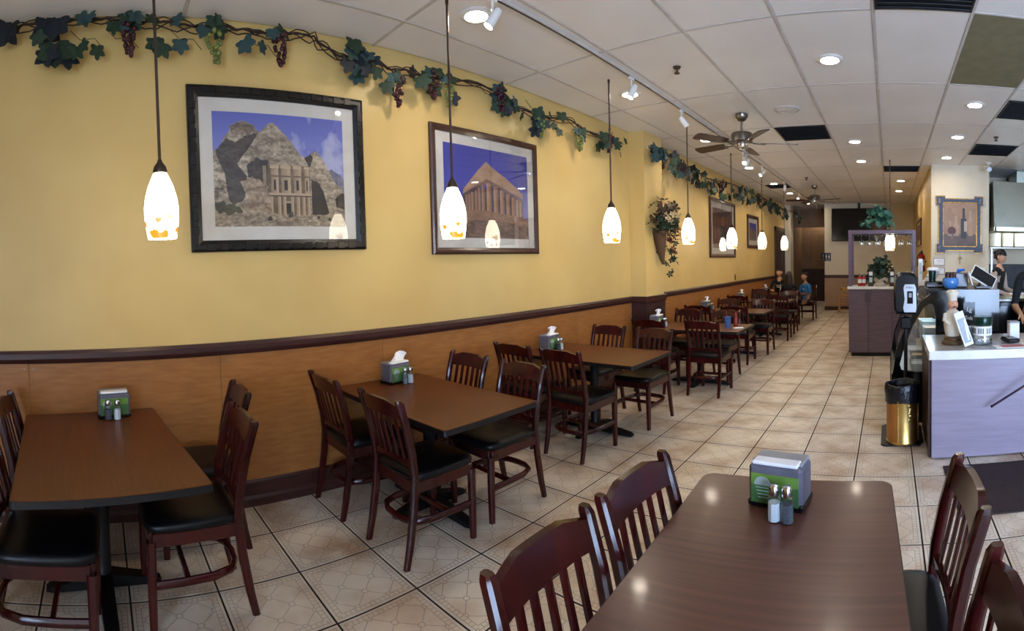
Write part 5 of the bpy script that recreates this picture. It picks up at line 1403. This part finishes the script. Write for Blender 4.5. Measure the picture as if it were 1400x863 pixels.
MB().span((1.86, 9.15, 1.75), (4.4, 9.55, 1.775), .004).build('board', 'brushed_steel', t)
for x in (1.9, 3.1, 4.3): MB().span((x - .02, 9.17, 0), (x + .02, 9.21, 1.75), .004).build('upright', 'brushed_steel', t)
for k in range(6):
    tb = thing('white_tub', 'white tub on the kitchen shelf, %s from the pier' % ['first', 'second', 'third', 'fourth', 'fifth', 'sixth'][k], 'tub', (2.0 + .24 * k, 9.34, 1.776), 0, 'white tubs on the kitchen shelf')
    MB().lathe([(.001, 0), (.09, 0), (.108, .02), (.112, .22), (.116, .23), (.116, .25), (.001, .25)], 18).build('tub_body', 'white_paint', tb, 40); MB().lathe([(.118, .235), (.12, .265), (.1, .275), (.001, .275)], 18).build('lid', 'white_paint', tb, 40)
t = thing('kitchen_range', 'dim steel cooking range along the kitchen wall', 'stove', (0, 0, 0))
MB().span((1.86, 9.6, 0), (4.3, 10.18, .9), .008).build('body', 'brushed_steel', t); MB().span((1.86, 9.58, .9), (4.3, 10.18, .94), .006).build('hob', 'black_metal', t)
MB().span((1.86, 10.1, .94), (4.3, 10.18, 1.45), .004).build('backguard', 'vent_black', t)
for k in range(4): MB().lathe([(.001, 0), (.03, 0), (.028, .03), (.001, .03)], 12, Matrix.Translation((2.1 + .5 * k, 9.6, .82)) @ Matrix.Rotation(PI / 2, 4, 'X')).build('knob', 'black_plastic', t)
t = thing('undercounter_fridge', 'black undercounter fridge with a steel rim beside the display case', 'fridge', (1.46, 5.85, 0))
MB().box((0, 0, .54), (.50, .5, 1.06), .01).build('body', 'black_plastic', t); MB().box((0, -.0, 1.085), (.52, .52, .035), .006).build('top_rim', 'brushed_steel', t)
MB().box((0, -.257, .55), (.46, .02, .95), .006).build('door', 'black_gloss', t); MB().tube([(.18, -.29, .8), (.18, -.29, 1.0)], .008, 8).build('handle', 'brushed_steel', t); MB().box((.245, -.262, .55), (.02, .02, 1.05), .003).build('edge_strip', 'brushed_steel', t)

# ------------------------------------------------------------------ people (one continuous skinned body each; hair and prints are children)
def body(name, label, loc, rz, J, E_, height=1.):
    """J: joint -> (x, y, z, rx, ry); E_: (a, b, material)"""
    names = list(J); me = bpy.data.meshes.new('rig')
    me.from_pydata([Vector(J[n][:3]) * height for n in names], [(names.index(a), names.index(b)) for a, b, m in E_], [])
    o = bpy.data.objects.new('rig', me); COL.objects.link(o)
    o.modifiers.new('s', 'SKIN'); o.modifiers['s'].use_smooth_shade = True
    sv = me.skin_vertices[0].data
    for i, n in enumerate(names):
        r = J[n][3:]; sv[i].radius = (r[0] * height, (r[1] if len(r) > 1 else r[0]) * height); sv[i].use_root = (n == 'pelvis')
    ss = o.modifiers.new('u', 'SUBSURF'); ss.levels = 2; ss.render_levels = 2
    bpy.context.view_layer.update()
    bm_ = bpy.data.meshes.new_from_object(o.evaluated_get(bpy.context.evaluated_depsgraph_get()))
    bpy.data.objects.remove(o); bpy.data.meshes.remove(me)
    mats = []
    for a, b, m in E_:
        if m not in mats: mats.append(m)
    bm_.materials.clear()
    for m in mats: bm_.materials.append(M[m])
    seg = [(Vector(J[a][:3]) * height, Vector(J[b][:3]) * height, mats.index(m)) for a, b, m in E_]
    for p in bm_.polygons:
        c = p.center; best = None
        for a, b, k in seg:
            d = b - a; t_ = max(0, min(1, (c - a).dot(d) / max(d.length_squared, 1e-9))); q = (c - a - d * t_).length
            if best is None or q < best[0]: best = (q, k)
        p.material_index = best[1]; p.use_smooth = True
    t = thing(name, label, 'person', loc, rz)
    bm_.name = 'body'; link('body', bm_, t)
    return t
def hand(J, E_, side, w, d, up, skin, s=1.):
    """five fingers rooted in a palm beyond wrist joint 'w'; d = finger direction, up = back of the hand"""
    W = Vector(J[w][:3]); d = Vector(d).normalized(); up = Vector(up).normalized(); x = d.cross(up).normalized() * (1 if side == 'l' else -1)
    pk = 'palm_' + side; P = W + d * .055 * s; J[pk] = (*P, .026 * s, .016 * s); E_.append((w, pk, skin))
    for k, (o, ln) in enumerate(((-.026, .062), (-.009, .072), (.009, .068), (.025, .052))):
        a, b, c = P + x * o * s + d * .028 * s, P + x * o * 1.15 * s + d * (.028 + ln * .55) * s - up * .006 * s, P + x * o * 1.2 * s + d * (.028 + ln) * s - up * .026 * s
        for q, (nm, v) in enumerate((('a', a), ('b', b), ('c', c))): J['f%s%d%s' % (side, k, nm)] = (*v, (.0095 - .001 * q) * s)
        E_ += [(pk, 'f%s%da' % (side, k), skin), ('f%s%da' % (side, k), 'f%s%db' % (side, k), skin), ('f%s%db' % (side, k), 'f%s%dc' % (side, k), skin)]
    a, b = W + d * .035 * s - x * .03 * s, W + d * .07 * s - x * .055 * s - up * .01 * s
    J['t%sa' % side] = (*a, .011 * s); J['t%sb' % side] = (*b, .009 * s); E_ += [(w, 't%sa' % side, skin), ('t%sa' % side, 't%sb' % side, skin)]
def head(t, c, hair, skin, style, s=1., yaw=0., tilt=0.):
    """face on the -Y side of centre c: eyes, nose, mouth, ears join the skull surface; hair is a child"""
    q = Matrix.Translation(c) @ Matrix.Rotation(yaw, 4, 'Z') @ Matrix.Rotation(tilt, 4, 'X') @ Matrix.Scale(s, 4)
    vs = []; fs = []; n, m = 20, 14
    for j in range(m + 1):
        ph = PI * j / m
        for i in range(n):
            a = 2 * PI * i / n; x, y, z = math.sin(ph) * math.cos(a), math.sin(ph) * math.sin(a), -math.cos(ph)
            k = 1 - .22 * max(0, -z) ** 1.5                                     # narrower jaw
            px, py, pz = .074 * x * k, .094 * y * (1 - .08 * max(0, -z)) - .012 * max(0, -z), .112 * z
            if y < -.6 and abs(x) < .22 and -.25 < z < .15: py -= .020 * (1 - abs(x) / .22) * (1 - abs(z + .1) / .25)     # nose
            if y < -.6 and .1 < z < .3: py += .006                               # brow hollow
            vs.append((px, py, pz))
    for j in range(m):
        for i in range(n): fs.append((j * n + i, j * n + (i + 1) % n, (j + 1) * n + (i + 1) % n, (j + 1) * n + i))
    mb = MB().add(vs, fs, q)
    for sx in (-1, 1): mb.sphere((sx * .075, .005, -.005), (.012, .02, .032), 8, 6, q)
    mb.build('head', skin, t, 70)
    for sx in (-1, 1): MB().sphere((sx * .03, -.082, .012), (.008, .006, .005), 8, 6, q).build('eye', 'eye_dark', t, 60)
    MB().sphere((0, -.083, -.056), (.024, .007, .007), 8, 6, q).build('mouth', 'lip', t, 60)
    hv = []; hf = []
    for j in range(m + 1):
        ph = PI * j / m
        for i in range(n):
            a = 2 * PI * i / n; x, y, z = math.sin(ph) * math.cos(a), math.sin(ph) * math.sin(a), -math.cos(ph)
            front = max(0, -y)
            zz = max(z, (.55 if front > .3 else (.34 if front > .05 else -.5)))
            rr_ = math.sqrt(max(0, 1 - zz * zz)) if zz != z else None
            if zz != z: l = math.hypot(x, y) or 1; x, y = x / l * rr_, y / l * rr_
            hv.append((.083 * x, .102 * y + .006, .122 * zz + .004))
    for j in range(m):
        for i in range(n): hf.append((j * n + i, j * n + (i + 1) % n, (j + 1) * n + (i + 1) % n, (j + 1) * n + i))
    MB().add(hv, hf, q).build('hair', hair, t, 70)
    if style == 'bun': MB().sphere((0, .10, .03), (.04, .035, .04), 10, 8, q).build('hair_bun', hair, t, 60)
    if style == 'long':
        MB().lathe([(.001, .10), (.06, .09), (.088, .03), (.096, -.06), (.10, -.16), (.085, -.24), (.04, -.28), (.001, -.285)], 18, q @ Matrix.Translation((0, .035, 0)) @ Matrix.Diagonal((1, .8, 1, 1))).build('hair_length', hair, t, 60)
def seated(k=1., arms='table', lean=0.):
    J = {'pelvis': (0, .03, .53, .125, .10), 'waist': (0, .04, .68, .115, .085), 'chest': (0, .03 + lean * .5, .87, .135, .095), 'collar': (0, .02 + lean, 1.0, .10, .07), 'neck': (0, .01 + lean, 1.07, .048), 'skull': (0, .005 + lean, 1.14, .045)}
    for s, n in ((-1, 'r'), (1, 'l')):
        J['hip' + n] = (s * .09, -.02, .53, .085); J['knee' + n] = (s * .11, -.40, .53, .058); J['calf' + n] = (s * .11, -.42, .30, .048); J['ankle' + n] = (s * .11, -.38, .10, .035); J['toe' + n] = (s * .12, -.52, .045, .035, .03)
        J['sh' + n] = (s * .165, .02 + lean, .985, .055); J['el' + n] = (s * .235, -.08, .78, .04); J['wr' + n] = (s * .14, -.31, .79, .025)
    return J
def seated_edges(top, pants, skin, shoe, sleeve='short'):
    E_ = [('pelvis', 'waist', top), ('waist', 'chest', top), ('chest', 'collar', top), ('collar', 'neck', skin), ('neck', 'skull', skin)]
    for n in 'rl':
        E_ += [('pelvis', 'hip' + n, pants), ('hip' + n, 'knee' + n, pants), ('knee' + n, 'calf' + n, pants), ('calf' + n, 'ankle' + n, pants), ('ankle' + n, 'toe' + n, shoe),
               ('collar', 'sh' + n, top), ('sh' + n, 'el' + n, top), ('el' + n, 'wr' + n, top if sleeve == 'long' else skin)]
    return E_
# woman facing the camera
J = seated(); E_ = seated_edges('cloth_black', 'cloth_navy', 'skin', 'cloth_black', 'long')
hand(J, E_, 'r', 'wrr', (.5, -.8, .0), (0, 0, 1), 'skin'); hand(J, E_, 'l', 'wrl', (-.5, -.8, .0), (0, 0, 1), 'skin')
t = body('person', 'seated person in black printed shirt facing the camera at the far table', (-2.80, 12.66, 0), 0, J, E_)
head(t, (0, -.005, 1.225), 'hair_dark', 'skin', 'bun', 1.0, -.1)
for k, (x, z, w, m) in enumerate(((-.03, .89, .07, 'print_white'), (.04, .89, .06, 'print_orange'), (-.01, .85, .09, 'print_white'))):
    MB().box((x, -.085, z), (w, .02, .022), .003).build('shirt_print', m, t)
# person seen from behind with long brown hair
J = seated(); E_ = seated_edges('cloth_black', 'cloth_navy', 'skin', 'cloth_black', 'long')
hand(J, E_, 'r', 'wrr', (.5, -.8, .0), (0, 0, 1), 'skin'); hand(J, E_, 'l', 'wrl', (-.5, -.8, .0), (0, 0, 1), 'skin')
t = body('person', 'seated person with long brown hair and black jacket seen from behind', (-2.32, 11.50, 0), PI, J, E_, .95)
head(t, (0, -.005, 1.16), 'hair_brown', 'skin', 'long', 1.0)
MB().tube([(.17, .12, .98), (.18, .125, .80), (.19, .10, .66)], .011, 6).build('sleeve_stripe', 'print_white', t)
# boy in blue, turned towards the table
J = seated(); E_ = seated_edges('cloth_blue', 'cloth_navy', 'skin_tan', 'cloth_black')
J['elr'] = (-.22, -.02, .78, .036); J['wrr'] = (-.12, -.20, .86, .024); J['ell'] = (.20, .02, .76, .036); J['wrl'] = (.17, -.10, .60, .024)
hand(J, E_, 'r', 'wrr', (.3, -.5, .6), (0, -1, .3), 'skin_tan', .9); hand(J, E_, 'l', 'wrl', (-.1, -.6, -.5), (0, 0, 1), 'skin_tan', .9)
t = body('person', 'seated boy in bright blue shirt looking up to the left', (-2.13, 12.66, 0), -.75, J, E_, .9)
head(t, (0, -.005, 1.115), 'hair_dark', 'skin_tan', 'short', .98, -.25, -.22)
MB().box((.04, -.09, .80), (.06, .02, .02), .003).build('shirt_print', 'print_white', t)
# kitchen staff
def standing():
    J = {'pelvis': (0, .0, .94, .125, .095), 'waist': (0, .01, 1.08, .11, .08), 'chest': (0, .0, 1.26, .135, .095), 'collar': (0, .0, 1.39, .10, .07), 'neck': (0, -.01, 1.46, .046), 'skull': (0, -.02, 1.53, .045)}
    for s, n in ((-1, 'r'), (1, 'l')):
        J['hip' + n] = (s * .09, 0, .90, .085); J['knee' + n] = (s * .095, -.01, .49, .058); J['calf' + n] = (s * .095, .01, .30, .05); J['ankle' + n] = (s * .095, .02, .09, .036); J['toe' + n] = (s * .10, -.12, .04, .036, .03)
        J['sh' + n] = (s * .165, .0, 1.375, .055); J['el' + n] = (s * .22, -.02, 1.10, .042); J['wr' + n] = (s * .16, -.24, 1.03, .026)
    return J
J = standing(); E_ = seated_edges('cloth_black', 'cloth_black', 'skin', 'cloth_black')
for n in 'rl':
    i = [k for k, e in enumerate(E_) if e[0] == 'sh' + n][0]; E_[i] = ('sh' + n, 'el' + n, 'cloth_grey_sleeve'); E_[i + 1] = ('el' + n, 'wr' + n, 'cloth_grey_sleeve')
hand(J, E_, 'r', 'wrr', (.3, -.9, -.2), (0, 0, 1), 'skin'); hand(J, E_, 'l', 'wrl', (-.3, -.9, -.2), (0, 0, 1), 'skin')
t = body('person', 'kitchen worker in black with pale sleeves looking down beside the pier', (1.72, 7.75, 0), .9, J, E_, .985)
head(t, (0, -.03, 1.595), 'hair_dark', 'skin', 'bun', 1.0, .1, .35)
J = standing(); E_ = seated_edges('cloth_black', 'cloth_black', 'skin_tan', 'cloth_black')
J['ell'] = (.21, -.10, 1.02, .045); J['wrl'] = (.10, -.33, .97, .028); J['elr'] = (-.22, .0, 1.05, .045); J['wrr'] = (-.17, -.22, .97, .028)
hand(J, E_, 'r', 'wrr', (.2, -.9, -.3), (0, 0, 1), 'skin_tan'); hand(J, E_, 'l', 'wrl', (-.3, -.9, -.3), (0, 0, 1), 'skin_tan')
t = body('person', 'person in black behind the counter at the right edge', (1.56, 5.22, 0), -.15, J, E_, 1.0)
head(t, (0, -.03, 1.62), 'hair_dark', 'skin_tan', 'short', 1.0, -.3, .1)
